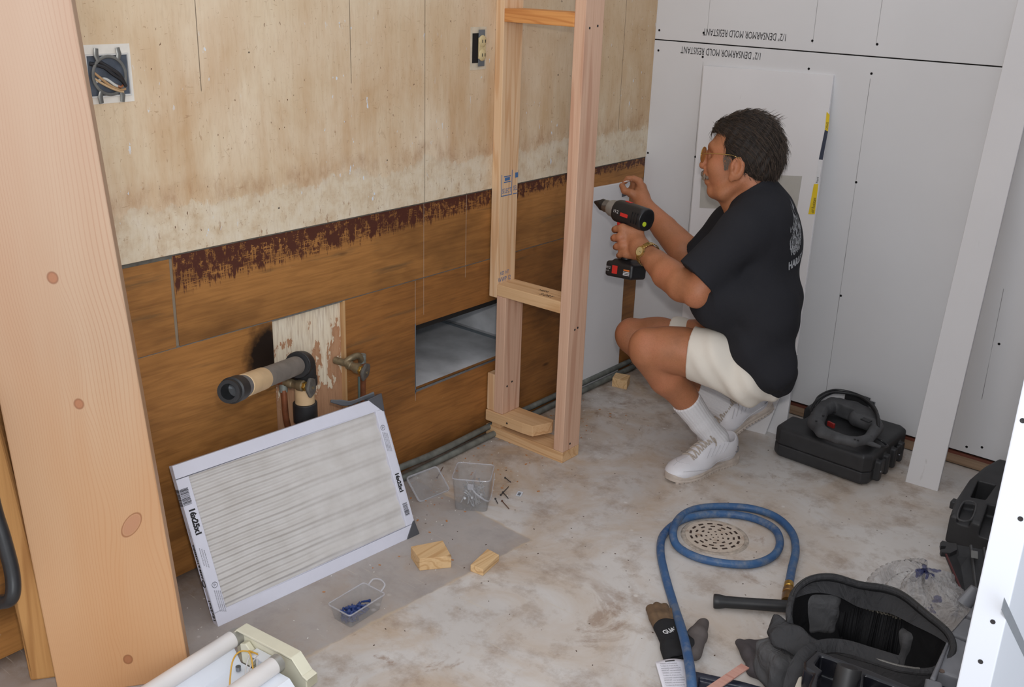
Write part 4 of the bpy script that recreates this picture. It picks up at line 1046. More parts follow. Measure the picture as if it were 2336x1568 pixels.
# --- wristwatch
wd_ = (ELL-WRL).normalized(); wc = WRL+wd_*.010; cu = (-v_-wd_*(-v_).dot(wd_)).normalized(); cw = wd_.cross(cu)
b = bmesh.new()
for k in range(26):
    a = 2*PI*k/26
    if abs(a) < .45 or abs(a-2*PI) < .45: continue
    n_ = cu*math.cos(a)+cw*math.sin(a); tg_ = -cu*math.sin(a)+cw*math.cos(a)
    box(b, (-.0045, -.0085, -.0012), (.0045, .0085, .0012), Matrix((tg_, wd_, n_)).transposed(), wc+n_*.0375)
wt = obj('wristwatch', b, M_gold, person, bevel=.0006, seg=1)
obj('watch_case', LA([(0, 0), (.0165, 0), (.018, .002), (.0165, .006), (.014, .0066), (0, .0066)], wc+cu*.033, cu, 28), M_gold, wt)
obj('watch_dial', LA([(0, 0), (.0135, 0), (.0135, .0006), (0, .0006)], wc+cu*.0396, cu, 28), plain('champagne_dial', (206, 186, 132), .3, .3), wt)
obj('watch_hands', TB([wc+cu*.0405, wc+cu*.0405+wd_*.009], .0005, 6), M_ink, wt)

# --- the screw he holds
sa_, sb_ = J(1421, 415, 3.512), J(1441, 411, 3.508)
tag(obj('pale_screw', LA([(0, 0), (.0045, 0), (.0045, .0015), (.0022, .003), (.0022, .018), (.0005, .027), (0, .028)], sb_, (sa_-sb_), 12), plain('white_screw', (232, 232, 232), .4)), 'small pale screw pinched between the thumb and finger of the raised hand', 'screw')

# --- cordless drill
t = thing('cordless_drill', 'black cordless drill with silver gearbox and red battery label held by the crouching person', 'drill', tuple(J(1432, 560, 3.3)))
tip, back = J(1357, 461, 3.36), J(1476, 503, 3.20)
ax = (back-tip).normalized(); Ld = (back-tip).length
bdn = (J(1424, 600, 3.29)-J(1430, 505, 3.27)).normalized(); bdn = (bdn-ax*bdn.dot(ax)*.75).normalized()
sd = ax.cross(bdn).normalized(); sd = sd if sd.dot(CAM-tip) > 0 else -sd
du = -(bdn-ax*bdn.dot(ax)).normalized()
def at(a, u=0., w=0.): return tip+ax*(a*Ld)+du*u+sd*w
obj('chuck', LA([(0, .0), (.004, .0), (.009, .012), (.0165, .030), (.019, .034), (.019, .052), (0, .052)], tip, ax, 24), M_black, t)
obj('chuck_ring', LA([(0, .050), (.020, .050), (.0205, .054), (.0205, .070), (.023, .074), (0, .074)], tip, ax, 24), M_steel, t)
obj('gearbox', LA([(0, .072), (.024, .072), (.027, .080), (.0285, .100), (.0285, .112), (0, .112)], tip, ax, 24), plain('silver_plastic', (156, 152, 146), .4, .3), t)
Lb = Ld-.108
AXD = (ax, du, sd)
lo3 = [min(tip[i], back[i], J(1424, 640, 3.3)[i])-.1 for i in range(3)]; hi3 = [max(tip[i], back[i])+.1 for i in range(3)]
FD = Field(lo3, hi3, .0022)
FD.put(clip_(clip_(cap_(at(.40), at(.96), .0345, .036), at(0)+ax*.108, -ax), back, ax), .004)
FD.put(box_(at(0)+ax*(.108+Lb*.5), (Lb*.5, .033, .030), AXD, .014), .008)
h0, h1 = J(1436, 520, 3.265), J(1428, 596, 3.285)
FD.put(cap_(h0, h1, .0185, .0180), .012)
md = obj('motor_housing', FD.mesh('motor_housing'), M_black, t, ang=180)
bc = J(1428, 612, 3.285); bz = (h1-h0).normalized(); bx = (ax-bz*ax.dot(bz)).normalized(); by = bx.cross(bz)
if by.dot(CAM-bc) < 0: by = -by
F4 = Field([bc[i]-.09 for i in range(3)], [bc[i]+.09 for i in range(3)], .0022)
F4.put(box_(bc+bz*.006, (.058, .037, .025), (bx, by, bz), .010)); F4.put(box_(bc-bz*.016, (.036, .026, .012), (bx, by, bz), .008), .012)
bt = obj('battery', F4.mesh('battery'), M_black, t, ang=180)
M_red = plain('red_label', (208, 50, 44), .4); M_wl = plain('white_label_ink', (220, 220, 222), .5)
def lab(name, c, xd, yd, nd, w_, h_, mat, par):
    return obj(name, SL([c-xd*w_-yd*h_, c+xd*w_-yd*h_, c+xd*w_+yd*h_, c-xd*w_+yd*h_], nd*.0008), mat, par, smooth=False)
fc = bc+by*.0372+bz*.006
lab('label', fc-bx*.014, bx, bz, by, .011, .013, M_red, bt)
text('19.2', .012, fc-bx*.053-bz*.0+by*.0002, bx, -bz, M_wl, bt, th=.0006)
text('VOLTS', .005, fc-bx*.052+bz*.008+by*.0002, bx, -bz, M_wl, bt, th=.0006)
lab('label', fc+bx*.036-bz*.004, bx, bz, by, .012, .0022, plain('orange_label', (226, 120, 50), .4), bt)
for k in range(3): lab('label', fc+bx*.036+bz*(.002+.0045*k), bx, bz, by, .013, .0012, M_wl, bt)
lab('label', bc-bz*.0160+by*.0262, bx, bz, by, .018, .004, plain('grey_label', (150, 150, 156), .4), bt)
hc = at(0)+ax*(.108+Lb*.45)+sd*.0352
lab('label', hc+ax*.002-du*.002, ax, du, sd, .016, .0055, M_red, md)
text('19.2', .014, at(0)+ax*.118-du*.003+sd*.0355, ax, du, M_wl, md, th=.0006)
obj('level_bubble', LA([(0, 0), (.0075, 0), (.0075, .0045), (0, .0045)], back+du*-.012+sd*.012, ax, 18), plain('yellow_green', (206, 226, 60), .3), md)
obj('trigger', BX((-.008, -.006, -.012), (.006, .006, .012), Matrix((ax, sd, bz)).transposed(), J(1414, 513, 3.262)), M_red, t, bevel=.002)
obj('selector_switch', BX((-.012, -.006, -.002), (.012, .006, .003), Matrix((ax, sd, du)).transposed(), at(0)+ax*(.108+Lb*.3)+du*.0350), M_red, t, bevel=.001)
b = bmesh.new()
for k in range(3): box(b, (-.001, -.018, -.001), (.001, .018, .001), Matrix((ax, du, sd)).transposed(), at(0)+ax*(.108+Lb*(.72+.09*k))+sd*.0355)
obj('vent_rib', b, plain('rib_black', (24, 24, 26), .3), md)
# ================================================================ PLUMBING ON THE LEFT WALL
M_pipe = plain('dusty_black_pipe', (136, 128, 120), .65, var=.45, scale=18); M_pblk = plain('black_rubber_fitting', (38, 38, 40), .5, var=.5, scale=30)
M_pcream = plain('painted_cream_pipe', (216, 184, 142), .6, var=.3, scale=14); M_cop = plain('dull_copper', (150, 92, 62), .45, .5, var=.5, scale=40)
M_brass = plain('tarnished_brass', (140, 124, 96), .5, .5, var=.6, scale=60); M_brassb = plain('brass', (190, 150, 70), .3, .8, var=.3, scale=60)
t = thing('drain_pipe', 'thick grey drain pipe with black elbow jutting from the wall above the air filter', 'pipe', (.02, -1.63, .3))
eb = X(692, 828, .055); ec = eb
pe = DP(524, 893, (X(524, 893, .30)-CAM).dot(FW))
dn = Vector((0, 0, -1)); dp = (pe-eb).normalized(); Lp = (pe-eb).length
vb = X(694, 985, .052)
def along(a, b_, r, name, m, lip=0.): 
    P_ = eb+dp*Lp*a; obj(name, cyl(P_, dp, r, Lp*(b_-a), 28), m, t, bevel=.0015)
ax0 = X(692, 940, .055)-eb
elb = smoothpath([eb+Vector((0, 0, -.055)), eb+Vector((0, 0, -.028)), eb+Vector((0, 0, -.004))+dp*.003, eb+dp*.022+Vector((0, 0, .002)), eb+dp*.05], 6)
obj('elbow', TB(elb, [.033]*3+[.0325]*(len(elb)-6)+[.033]*3, 28), M_pblk, t)
obj('elbow_collar', cyl(eb+Vector((0, 0, -.062)), (0, 0, 1), .0355, .022, 28), M_pblk, t, bevel=.002)
obj('elbow_collar', TB([eb+dp*.030, eb+dp*.046], .0355, 28), M_pblk, t, bevel=.002)
along(.12, .66, .0250, 'pipe_section', M_pipe); along(.60, .84, .0270, 'pipe_sleeve', M_pcream); along(.80, .93, .0255, 'pipe_section', plain('grey_band', (112, 110, 110), .6, var=.4))
hl_ = LA([(.018, Lp*.90), (.0295, Lp*.90), (.0300, Lp*.98), (.026, Lp*.985), (.026, Lp*1.015), (.018, Lp*1.015), (.017, Lp*.92)], eb, dp, 30)
obj('coupling', hl_, M_pblk, t); obj('pipe_mouth', LA([(0, Lp*.93), (.0175, Lp*.93), (.0183, Lp*1.012)], eb, dp, 24), plain('mouth_grey', (150, 156, 162), .6, var=.5, scale=60), t)
zz = eb.z
obj('riser_pipe', cyl((eb.x, eb.y, .02), (0, 0, 1), .0265, zz-.08, 28), M_pcream, t)
obj('rubber_coupling', cyl((eb.x, eb.y, zz-.170), (0, 0, 1), .0325, .056, 28), M_pblk, t, bevel=.002)

def valve(label, wall, tee, bod, knob, riser_top, riser_pts):
    t = thing('supply_valve', label, 'valve', tuple(wall))
    obj('stub_pipe', TB([wall, tee], .0105, 14), M_cop if 'left' in label else M_brass, t)
    d = (knob-tee).normalized(); L = (knob-tee).length
    obj('valve_body', LA([(0, 0), (.010, 0), (.010, L*.15), (.0135, L*.18), (.0135, L*.32), (.0115, L*.36), (.0125, L*.5), (.015, L*.56), (.015, L*.72), (.0095, L*.78), (.0085, L*.94), (0, L*.94)], tee, d, 14), M_brass, t)
    obj('packing_nut', LA([(0, L*.72), (.0125, L*.72), (.0125, L*.86), (0, L*.86)], tee, d, 6), M_brassb, t, bevel=.001)
    b = bmesh.new(); u, v, w_ = frame_of(d)
    n = 36; ring = []
    for h_, rr in ((-.003, .85), (.0, 1.), (.004, 1.), (.007, .8)):
        ring.append([b.verts.new(knob+d*h_+(u*math.cos(a)*.020+v*math.sin(a)*.0265)*rr*(1+.06*math.cos(5*a))) for a in [2*PI*k/n for k in range(n)]])
    for A, B in zip(ring, ring[1:]):
        for k in range(n): b.faces.new([A[k], A[(k+1) % n], B[(k+1) % n], B[k]])
    b.faces.new(ring[0][::-1]); b.faces.new(ring[-1])
    obj('handle', b, plain('valve_handle_metal', (112, 108, 102), .5, .4, var=.6, scale=50), t); obj('handle_screw', cyl(knob+d*.006, d, .004, .004, 8), M_brass, t)
    obj('copper_riser', TB(smoothpath(riser_pts, 6), .0085, 12), M_cop, t)
    obj('joint', TB([riser_pts[0]+Vector((0, 0, .008)), riser_pts[0]-Vector((0, 0, .016))], .0115, 12), plain('solder_joint', (150, 156, 150), .5, .4, var=.6, scale=50), t)
    return t
wA = X(628, 868, .012); tA = X(648, 872, .035); kA = X(708, 884, .115)
valve('left supply valve with round handle just below the thick drain pipe', wA, tA, None, kA, None, [tA+Vector((-.004, 0, -.012)), X(648, 900, .035), X(652, 950, .035), X(660, 985, .035)])
wB = X(764, 822, -.010); tB = X(786, 828, .02); kB = X(832, 848, .085)
tv = valve('right supply valve with round handle and hooked pipe beside the bare plywood strip', wB, tB, None, kB, None, [X(826, 815, .03), X(828, 850, .03), X(827, 940, .03), X(828, 985, .03)])
obj('hooked_pipe', TB(smoothpath([tB, X(800, 818, .03), X(818, 812, .034), X(826, 826, .03)], 6), .0095, 12), M_brass, tv)
obj('green_tube', TB([X(819, 860, .035), X(820, 975, .035)], .0035, 8), plain('green_tube', (90, 104, 98), .5), tv)

# ================================================================ AIR FILTER
BLf, BRf = Vector((.2557, -2.1423, .0)), Vector((.3029, -1.5216, 0))
TLf, TRf = Vector((.095, -2.171, .369)), Vector((.140, -1.576, .3705))
ex = (BRf-BLf).normalized(); ey = (TLf-BLf); ey = (ey-ex*ey.dot(ex)).normalized(); ez = ex.cross(ey); ez = ez if ez.dot(CAM-BLf) > 0 else -ez
Wf, Hf, Tf = .626, .402, .020
def fp(u, v, w=0): return BLf+ex*u+ey*v+ez*w - ez*0
t = thing('air_filter', 'white cardboard framed pleated air filter leaning against the drain pipes', 'air filter', tuple(BLf.lerp(BRf, .5)))
Rf = Matrix((ex, ey, ez)).transposed()
M_card = plain('white_card', (214, 214, 226), .55, var=.04); M_plt = G('pleated_media', .9)
_g = M_plt; _n = _g.noise(scale=18, detail=4)
M_plt = _g.fin(_g.mix(_g.mr(_n, .35, .7, 0, .5), (205, 201, 198), (184, 178, 172)), _g.noise(scale=300), .2, .0006)
b = bmesh.new(); fw = .034
for l, h in (((0, 0, -Tf), (Wf, fw, 0)), ((0, Hf-fw, -Tf), (Wf, Hf, 0)), ((0, fw, -Tf), (fw*.95, Hf-fw, 0)), ((Wf-fw*.8, fw, -Tf), (Wf, Hf-fw, 0))):
    box(b, l, h, Rf, BLf)
bmesh.ops.remove_doubles(b, verts=b.verts, dist=1e-5)
obj('card_frame', b, M_card, t, smooth=False, bevel=.0012, seg=2)
def pleat(i, j):
    u = fw*.95-.002+(Wf-fw*1.75+.004)*i; v = fw-.002+(Hf-2*fw+.004)*j
    ph = v*2*PI/.0145+.6*math.sin(u*9+v*30)+.3*math.sin(u*31)
    amp = .0030*(.55+.45*math.sin(u*4+1))
    big = .0022*math.sin(v*2*PI/.052+u*5)
    return fp(u, v, -.008+amp*math.sin(ph)*(1.-.75*min(1, max(0, (u-.18)/.2)))+big*(.3+min(1, u/.3)))
bb = grid(pleat, 60, 300); bo = obj('pleated_media', bb, M_plt, t, ang=180)
obj('backing_sheet', SL([fp(.02, .02, -Tf+.001), fp(Wf-.02, .02, -Tf+.001), fp(Wf-.02, Hf-.02, -Tf+.001), fp(.02, Hf-.02, -Tf+.001)], ez*.001), M_card, t, smooth=False)
M_crn = glassy('grey_shrink_wrap', (84, 84, 88), .3, .9)
for (cu_, cv_, su, sv) in ((Wf, Hf, -1, -1), (Wf, 0, -1, 1)):
    b = bmesh.new(); q = [(cu_-su*.009, cv_-sv*.009), (cu_+su*.040, cv_-sv*.001), (cu_+su*.006*0, cv_+sv*.040)]
    slab(b, [fp(q[0][0], q[0][1], .001), fp(cu_+su*.042, cv_-sv*.003, .001), fp(cu_+su*.036, cv_+sv*.004, .002), fp(cu_+su*.004, cv_+sv*.040, .002), fp(cu_-su*.003, cv_+sv*.042, .001)], -ez*(Tf+.002))
    obj('corner_wrap', b, M_crn, t, bevel=.002)
k0 = fp(Wf-.03, Hf+.006, -.008)
b = bmesh.new()
pts = smoothpath([fp(Wf-.012, Hf+.008, -.012), fp(Wf-.045, Hf+.010, -.014), fp(Wf-.09, Hf+.008, -.016), fp(Wf-.125, Hf+.021, -.018), fp(Wf-.145, Hf+.030, -.02)], 5)
tube(b, pts, [.012, .011, .0095, .008, .007, .0065, .006, .0055, .006, .0065, .007, .0075, .008, .0085, .008, .007, .006, .0055, .005, .0045, .004][:len(pts)], 8, flat=.5)
obj('twisted_wrap_tail', b, plain('grey_wrap', (92, 94, 98), .3, .2), t)
# printing: right strip reads downwards, left strip too
def ftext(s, size, u, v, down=True, sx=1., bold=0., w=.0006, m=None): return text(s, size, fp(u, v, w), -ey if down else ey, ex if down else -ex, m or M_ink, t, name_sx=sx, bold=bold, th=0)
ftext('16x25x1', .020, .010, .292, True, .98, .0012)
ftext('16x25x1', .017, Wf-.019, .186, True, .98, .0010)
for k in range(3): ftext('Actual Filter Size 15 3/4 x 24 3/4', .0042, .007+.005*k, .195-.004*k, True, .8)
def barcode(u0, u1, v0, v1, seed=1):
    R_ = random.Random(seed); b = bmesh.new(); v = v0
    while v < v1:
        w_ = R_.choice((.0006, .0006, .0012, .0018)); c = [fp(u0, v, .0002), fp(u1-(.002 if R_.random() < .5 else 0), v, .0002), fp(u1, v+w_, .0002), fp(u0, v+w_, .0002)]; slab(b, c, ez*.0003); v += w_+R_.choice((.0006, .0009, .0014))
    obj('barcode', b, M_ink, t, smooth=False)
barcode(-.0, .022, .302, .342, 2); barcode(Wf-.022, Wf-.006, .062, .098, 4)
for uu, vv in ((.020, .098), (Wf-.018, .318)):
    obj('printed_mark', TB([fp(uu+math.cos(a)*.007, vv+math.sin(a)*.007, .0004) for a in np.linspace(0, 2*PI, 24, endpoint=False)], .0005, 4, closed=True), M_ink, t); ftext('UL', .009, uu-.003, vv+.005, True, .8)
    for k in range(4): ftext('AIR FILTER UNIT CLASS 2 AS TO FLAMMABILITY ONLY', .0036, uu-.006+.0045*k, vv-.012-(k*.002), True, .62)
# printing on the narrow left edge
def etext(s, size, v, w, sx=1., bold=0.): return text(s, size, fp(-.0006, v, w), -ey, ez, M_ink, t, name_sx=sx, bold=bold, th=0)
etext('ARM & HAMMER', .0125, .255, -.0155, .95, .0004) if False else text('ARM & HAMMER', .0125, fp(-.0006, .120, -.0045), ey, -ez, M_ink, t, name_sx=.95, bold=.0004, th=0)
text('16x25x1', .017, fp(-.0006, .012, -.0035), ey, -ez, M_ink, t, name_sx=.95, bold=.0005, th=0)
text('Allergen', .008, fp(-.0006, .225, -.006), ey, -ez, plain('grey_ink', (150, 148, 156), .7), t, th=0)
b = bmesh.new(); R_ = random.Random(9); v = .302
while v < .342:
    w_ = R_.choice((.0006, .0012, .0018)); slab(b, [fp(-.0004, v, -Tf+.002), fp(-.0004, v, 0), fp(-.0004, v+w_, 0), fp(-.0004, v+w_, -Tf+.002)], -ex*.0003); v += w_+.0012
obj('barcode', b, M_ink, t, smooth=False)
obj('printed_mark', TB([fp(-.0008, .108+math.cos(a)*.0085, -.010+math.sin(a)*.0075) for a in np.linspace(0, 2*PI, 24, endpoint=False)], .0012, 4, closed=True), M_ink, t)

# ================================================================ CLEAR PLASTIC TUBS
def tub_wall(b, base, top, th=.0012):
    """open tub: base/top rings of points, double skin"""
    n = len(base); C0 = sum((Vector(p) for p in base), Vector())/n
    def ins(P, d): c = sum((Vector(p) for p in P), Vector())/n; return [Vector(p)+(c-Vector(p)).normalized()*d for p in P]
    o0 = [b.verts.new(Vector(p)) for p in base]; o1 = [b.verts.new(Vector(p)) for p in top]
    i1 = [b.verts.new(p) for p in ins(top, th)]; i0 = [b.verts.new(p+Vector((0, 0, th))) for p in ins(base, th)]
    for A, B in ((o0, o1), (o1, i1), (i1, i0)):
        for k in range(n): b.faces.new([A[k], A[(k+1) % n], B[(k+1) % n], B[k]])
    b.faces.new(o0[::-1]); b.faces.new(i0)
def rrect(c, ux, uy, w_, h_, r, n=4):
    out = []
    for sx, sy, a0 in ((1, 1, 0), (-1, 1, PI/2), (-1, -1, PI), (1, -1, 1.5*PI)):
        for k in range(n+1):
            a = a0+PI/2*k/n; out.append(c+ux*(sx*(w_-r)+r*math.cos(a))+uy*(sy*(h_-r)+r*math.sin(a)))
    return out
M_clear = glassy('clear_plastic', (206, 206, 212), .12, .38, .08); M_clear2 = glassy('smoky_clear_plastic', (176, 174, 174), .15, .24, .08)
M_nail = plain('bright_nail', (206, 208, 212), .35, .6)
c4t = [Z(1037, 1163), Z(1110, 1169)]
t = thing('nail_tub', 'clear plastic tub half full of nails standing on the concrete', 'tub', tuple(c4t[0].lerp(c4t[1], .5)))
e1_ = (c4t[1]-c4t[0]).normalized(); e2_ = Vector((-e1_.y, e1_.x, 0)); wt_ = (c4t[1]-c4t[0]).length/2
cb = c4t[0].lerp(c4t[1], .5)+e2_*wt_*.95; hT = .105
b = bmesh.new(); tub_wall(b, rrect(cb, e1_, e2_, wt_, wt_*.95, .010), rrect(cb+Vector((0, 0, hT)), e1_, e2_, wt_*1.16, wt_*1.12, .012)); obj('tub_body', b, M_clear2, t, ang=50)
obj('rim', TB(rrect(cb+Vector((0, 0, hT)), e1_, e2_, wt_*1.18, wt_*1.14, .013), .002, 6, closed=True), M_clear, t)
obj('divider', SL([cb+e2_*-wt_*.9+Vector((0, 0, .003)), cb+e2_*wt_*.9+Vector((0, 0, .003)), cb+e2_*wt_*1.0+Vector((0, 0, hT*.85)), cb-e2_*wt_*1.0+Vector((0, 0, hT*.85))], e1_*.0012), M_clear, t, smooth=False)
hb = cb-e2_*wt_*1.13+Vector((0, 0, hT*.78))
obj('bail_handle', TB(smoothpath([hb, hb-e2_*.006+e1_*.022+Vector((0, 0, -.020)), hb-e2_*.004+e1_*.050+Vector((0, 0, -.038)), cb+e1_*wt_*1.22-e2_*wt_*.8+Vector((0, 0, hT*.42)), cb+e1_*wt_*1.25+Vector((0, 0, hT*.62)), cb+e1_*wt_*1.22+e2_*wt_*.9+Vector((0, 0, hT*.8))], 6), .0028, 8, flat=.5), M_clear, t)
obj('handle_lug', SL(rrect(hb+Vector((0, 0, .002)), e1_, Vector((0, 0, 1)), .009, .009, .002), -e2_*.0015), M_clear, t, smooth=False)
nl = None
def nail_mesh(L=.060, r=.0016, head=.0035):
    return LA([(0, 0), (r*.5, .001), (r, .004), (r, L-.0015), (head, L-.0012), (head, L), (0, L)], (0, 0, 0), (0, 0, 1), 8)
R_ = random.Random(5)
proto = None
for k in range(46):
    inn = k < 38
    bx_, by_ = R_.uniform(-.72, .72)*wt_, R_.uniform(-.72, .72)*wt_; z_ = .004+R_.random()*.020
    if k > 30: bx_ = abs(bx_)*.8
    ten = R_.uniform(.2, .75) if k < 30 else R_.uniform(.08, .3); az = R_.uniform(0, 2*PI)
    d = Vector((math.cos(az)*math.sin(ten*1.4), math.sin(az)*math.sin(ten*1.4), math.cos(ten*1.4)))
    tgt = Vector((R_.uniform(-.7, .7)*wt_, R_.uniform(-.7, .7)*wt_, 0)); p = cb+e1_*bx_+e2_*by_+Vector((0, 0, z_)); q = cb+e1_*tgt.x+e2_*tgt.y+Vector((0, 0, z_+.012+R_.random()*.038))
    d = (q-p).normalized()
    if proto is None: proto = obj('nail', nail_mesh(), M_nail); o = proto
    else: o = proto.copy(); COL.objects.link(o)
    o.rotation_mode = 'QUATERNION'; o.rotation_quaternion = d.to_track_quat('Z', 'Y'); o.location = p
    tag(o, 'bright steel nail heaped with others inside the clear plastic tub', 'nail', 'nails in the clear tub')
M_rust = plain('rusty_nail', (110, 72, 52), .7, .2, var=.5)
for k, (a_, b_, lab_) in enumerate((((1152, 1090), (1166, 1101), 'short dark bent nail on the floor, highest of the loose ones right of the tub'), ((1142, 1130), (1161, 1110), 'thin dark nail slanting up to the right beside the tub'),
        ((1147, 1123), (1160, 1138), 'thin dark nail slanting down to the right beside the tub'), ((1130, 1138), (1136, 1150), 'grey short nail lying closest to the tub corner'),
        ((1145, 1143), (1162, 1162), 'rusty brown nail, lowest of the loose ones right of the tub'), ((997, 1090), (1011, 1065), 'bent rusty wire nail on the floor behind the tub lid'))):
    p, q = Z(*a_, .003), Z(*b_, .003); L = (q-p).length
    tag(obj('loose_nail', LA([(0, 0), (.0012, .002), (.0014, L-.002), (.0032, L-.001), (.0032, L), (0, L)], q, (p-q), 8), M_rust if k in (4, 5) else plain('dark_nail', (66, 64, 66), .5, .4)), lab_, 'nail')
# lid leaning on the tub
l0, l1, l2_ = Z(957, 1146, .002), Z(1026, 1118, .002), Vector((0, 0, 0))
ld = (l1-l0).normalized(); lu = (Vector((ld.y, -ld.x, 0))*-.75+Vector((0, 0, .66))).normalized()
lu = lu if lu.z > 0 else -lu
cL = l0.lerp(l1, .5)+lu*.042
b = bmesh.new(); nL = ld.cross(lu)
slab(b, rrect(cL, ld, lu, (l1-l0).length/2, .042, .010), nL*.0015); o = obj('tub_lid', b, M_clear2, smooth=False); tag(o, 'clear plastic lid leaning against the left side of the nail tub', 'lid')
obj('lid_rim', TB(rrect(cL, ld, lu, (l1-l0).length/2, .042, .010), .003, 6, closed=True), M_clear, o)

# shallow clear tray with blue anchors
bl_, br_, bb_ = Z(800, 1433), Z(868, 1390), Z(770, 1385)
t = thing('plastic_tray', 'small clear plastic tray holding blue wall anchors on the floor below the air filter', 'tray', tuple(bl_))
g1, g2 = (br_-bl_), Vector((0, 0, 0)); u1 = g1.normalized(); u2 = Vector((-u1.y, u1.x, 0)); u2 = u2 if u2.x < 0 else -u2
hw, hh_ = g1.length/2, .030; ct = bl_+u1*hw+u2*hh_
b = bmesh.new(); tub_wall(b, rrect(ct, u1, u2, hw, hh_, .005), rrect(ct+Vector((0, 0, .042)), u1, u2, hw*1.16, hh_*1.22, .006)); obj('tray_body', b, M_clear2, t, ang=50)
obj('rim', TB(rrect(ct+Vector((0, 0, .042)), u1, u2, hw*1.2, hh_*1.28, .007), .0022, 6, closed=True, flat=.6), M_clear, t)
hq = ct+u1*hw*1.2+Vector((0, 0, .042))
obj('hang_tab', TB(smoothpath([hq-u2*.022, hq-u2*.020+u1*.016+Vector((0, 0, .010)), hq+u1*.022+Vector((0, 0, .014)), hq+u2*.020+u1*.016+Vector((0, 0, .010)), hq+u2*.022], 5), .0022, 6), M_clear, t)
M_blue = plain('blue_plastic', (40, 62, 120), .4, var=.3, scale=60); proto = None
for k in range(46):
    d = Vector((R_.gauss(0, 1), R_.gauss(0, 1), R_.gauss(0, .25))).normalized()
    if proto is None: proto = obj('plastic_anchor', LA([(0, -.012), (.0018, -.012), (.0028, -.004), (.0024, 0), (.0031, .006), (.0045, .0105), (.0045, .012), (0, .012)], (0, 0, 0), (0, 0, 1), 8), M_blue); o = proto
    else: o = proto.copy(); COL.objects.link(o)
    o.rotation_mode = 'QUATERNION'; o.rotation_quaternion = d.to_track_quat('Z', 'Y')
    o.location = ct+u1*R_.uniform(-.78, .78)*hw+u2*R_.uniform(-.62, .62)*hh_+Vector((0, 0, .005+R_.random()*.014))
    tag(o, 'small blue plastic wall anchor heaped in the clear tray', 'wall anchor', 'blue wall anchors in the tray')

# ================================================================ FLUORESCENT FIXTURE
endP = Z(560, 1432, .075)
t = thing('fluorescent_fixture', 'white fluorescent light fixture lying on the floor at the bottom edge, cover off, wires showing', 'light fixture', (.5, -2.3, 0))
fa = (Z(250, 1640, .09)-Z(545, 1450, .09)).normalized(); fa = Vector((fa.x, fa.y, 0)).normalized()        # axis, running away from its end towards the camera side
fs = Vector((-fa.y, fa.x, 0)); fs = fs if fs.dot(Z(700, 1530)-Z(570, 1440)) > 0 else -fs
E0 = Z(590, 1470, .06); E0.z = 0
up = Vector((0, 0, 1)); LF = .75
def fx(a, s, z=0.): return E0+fa*a+fs*s+up*z
M_wm = plain('white_enamel', (232, 236, 244), .3, var=.03); M_wtube = plain('frosted_tube', (226, 222, 220), .35, var=.12, scale=10); M_almond = plain('almond_plastic', (226, 222, 200), .4, var=.06)
def prismx(prof, a0, a1, name, m, **k):
    b = bmesh.new(); A = [b.verts.new(fx(a0, s, z)) for s, z in prof]; B = [b.verts.new(fx(a1, s, z)) for s, z in prof]; n = len(prof)
    for i in range(n): b.faces.new([A[i], A[(i+1) % n], B[(i+1) % n], B[i]])
    b.faces.new(A[::-1]); b.faces.new(B); return obj(name, b, m, t, smooth=False, **k)
prismx([(-.052, .012), (-.052, .014), (-.030, .020), (-.012, .0), (.092, 0), (.125, .020), (.185, .020), (.185, .018), (.127, .017), (.094, -.0 + .0), (-.014, .0)][:0] or [(-.050, .0), (-.050, .046), (-.047, .046), (-.028, .016), (.085, .016), (.085, .0)], .03, LF, 'housing_pan', M_wm)
prismx([(.060, .016), (.060, .058), (.064, .062), (.142, .062), (.146, .058), (.190, .014), (.190, .004), (.187, .004), (.187, .012), (.142, .056), (.066, .056), (.062, .052), (.062, .016)], .045, LF, 'wiring_cover', M_wm)
obj('fluorescent_tube', TB([fx(.030, -.052, .068), fx(LF, -.052, .068)], .0195, 28), M_wtube, t)
obj('tube_cap', TB([fx(.012, -.052, .068), fx(.031, -.052, .068)], .0198, 28), plain('tube_cap_metal', (176, 174, 168), .4, .5), t)
obj('fluorescent_tube', TB([fx(.050, .100, .078), fx(LF, .100, .078)], .0195, 28), M_wtube, t)
obj('tube_cap', TB([fx(.034, .100, .078), fx(.050, .100, .078)], .0198, 28), plain('tube_cap_metal', (176, 174, 168), .4, .5), t)
b = bmesh.new(); slab(b, [fx(.0, -.040, .088), fx(.0, .128, .088), fx(.0, .158, .060), fx(.0, .158, .0), fx(.0, -.060, .0), fx(.0, -.060, .070)], fa*.012)
ec_ = obj('end_cap', b, M_almond, t, smooth=False, bevel=.002)
b = bmesh.new()
for p, q in (((-.060, .070), (-.040, .092)), ((-.040, .092), (.130, .092)), ((.130, .092), (.162, .060)), ((.162, .060), (.176, .056)), ((.176, .056), (.176, .036))):
    slab(b, [fx(-.004, *p), fx(-.004, *q), fx(.026, *q), fx(.026, *p)], up*.005)
obj('end_cap_lip', b, M_almond, ec_, smooth=False, bevel=.001)
b = bmesh.new(); slab(b, [fx(.014, -.026, .016), fx(.014, .004, .016), fx(.014, .004, .058), fx(.014, -.012, .072), fx(.014, -.030, .064)], fa*.014); obj('lampholder', b, M_almond, t, smooth=False, bevel=.002)
obj('lampholder_screw', TB([fx(.055, -.008, .020), fx(.055, -.008, .030)], .006, 16), M_steel, t)
b = bmesh.new()
for l in ([(.016, .010, .060), (.016, .062, .060), (.020, .062, .060), (.020, .010, .060)],): slab(b, [fx(*p) for p in l], up*-.044)
slab(b, [fx(.014, .010, .062), fx(.040, .010, .062), fx(.040, .062, .062), fx(.014, .062, .062)], up*-.003)
obj('wiring_bracket', b, M_wm, t, smooth=False)
My = plain('yellow_wire', (214, 164, 60), .4); Mw = plain('white_wire', (206, 204, 204), .4)
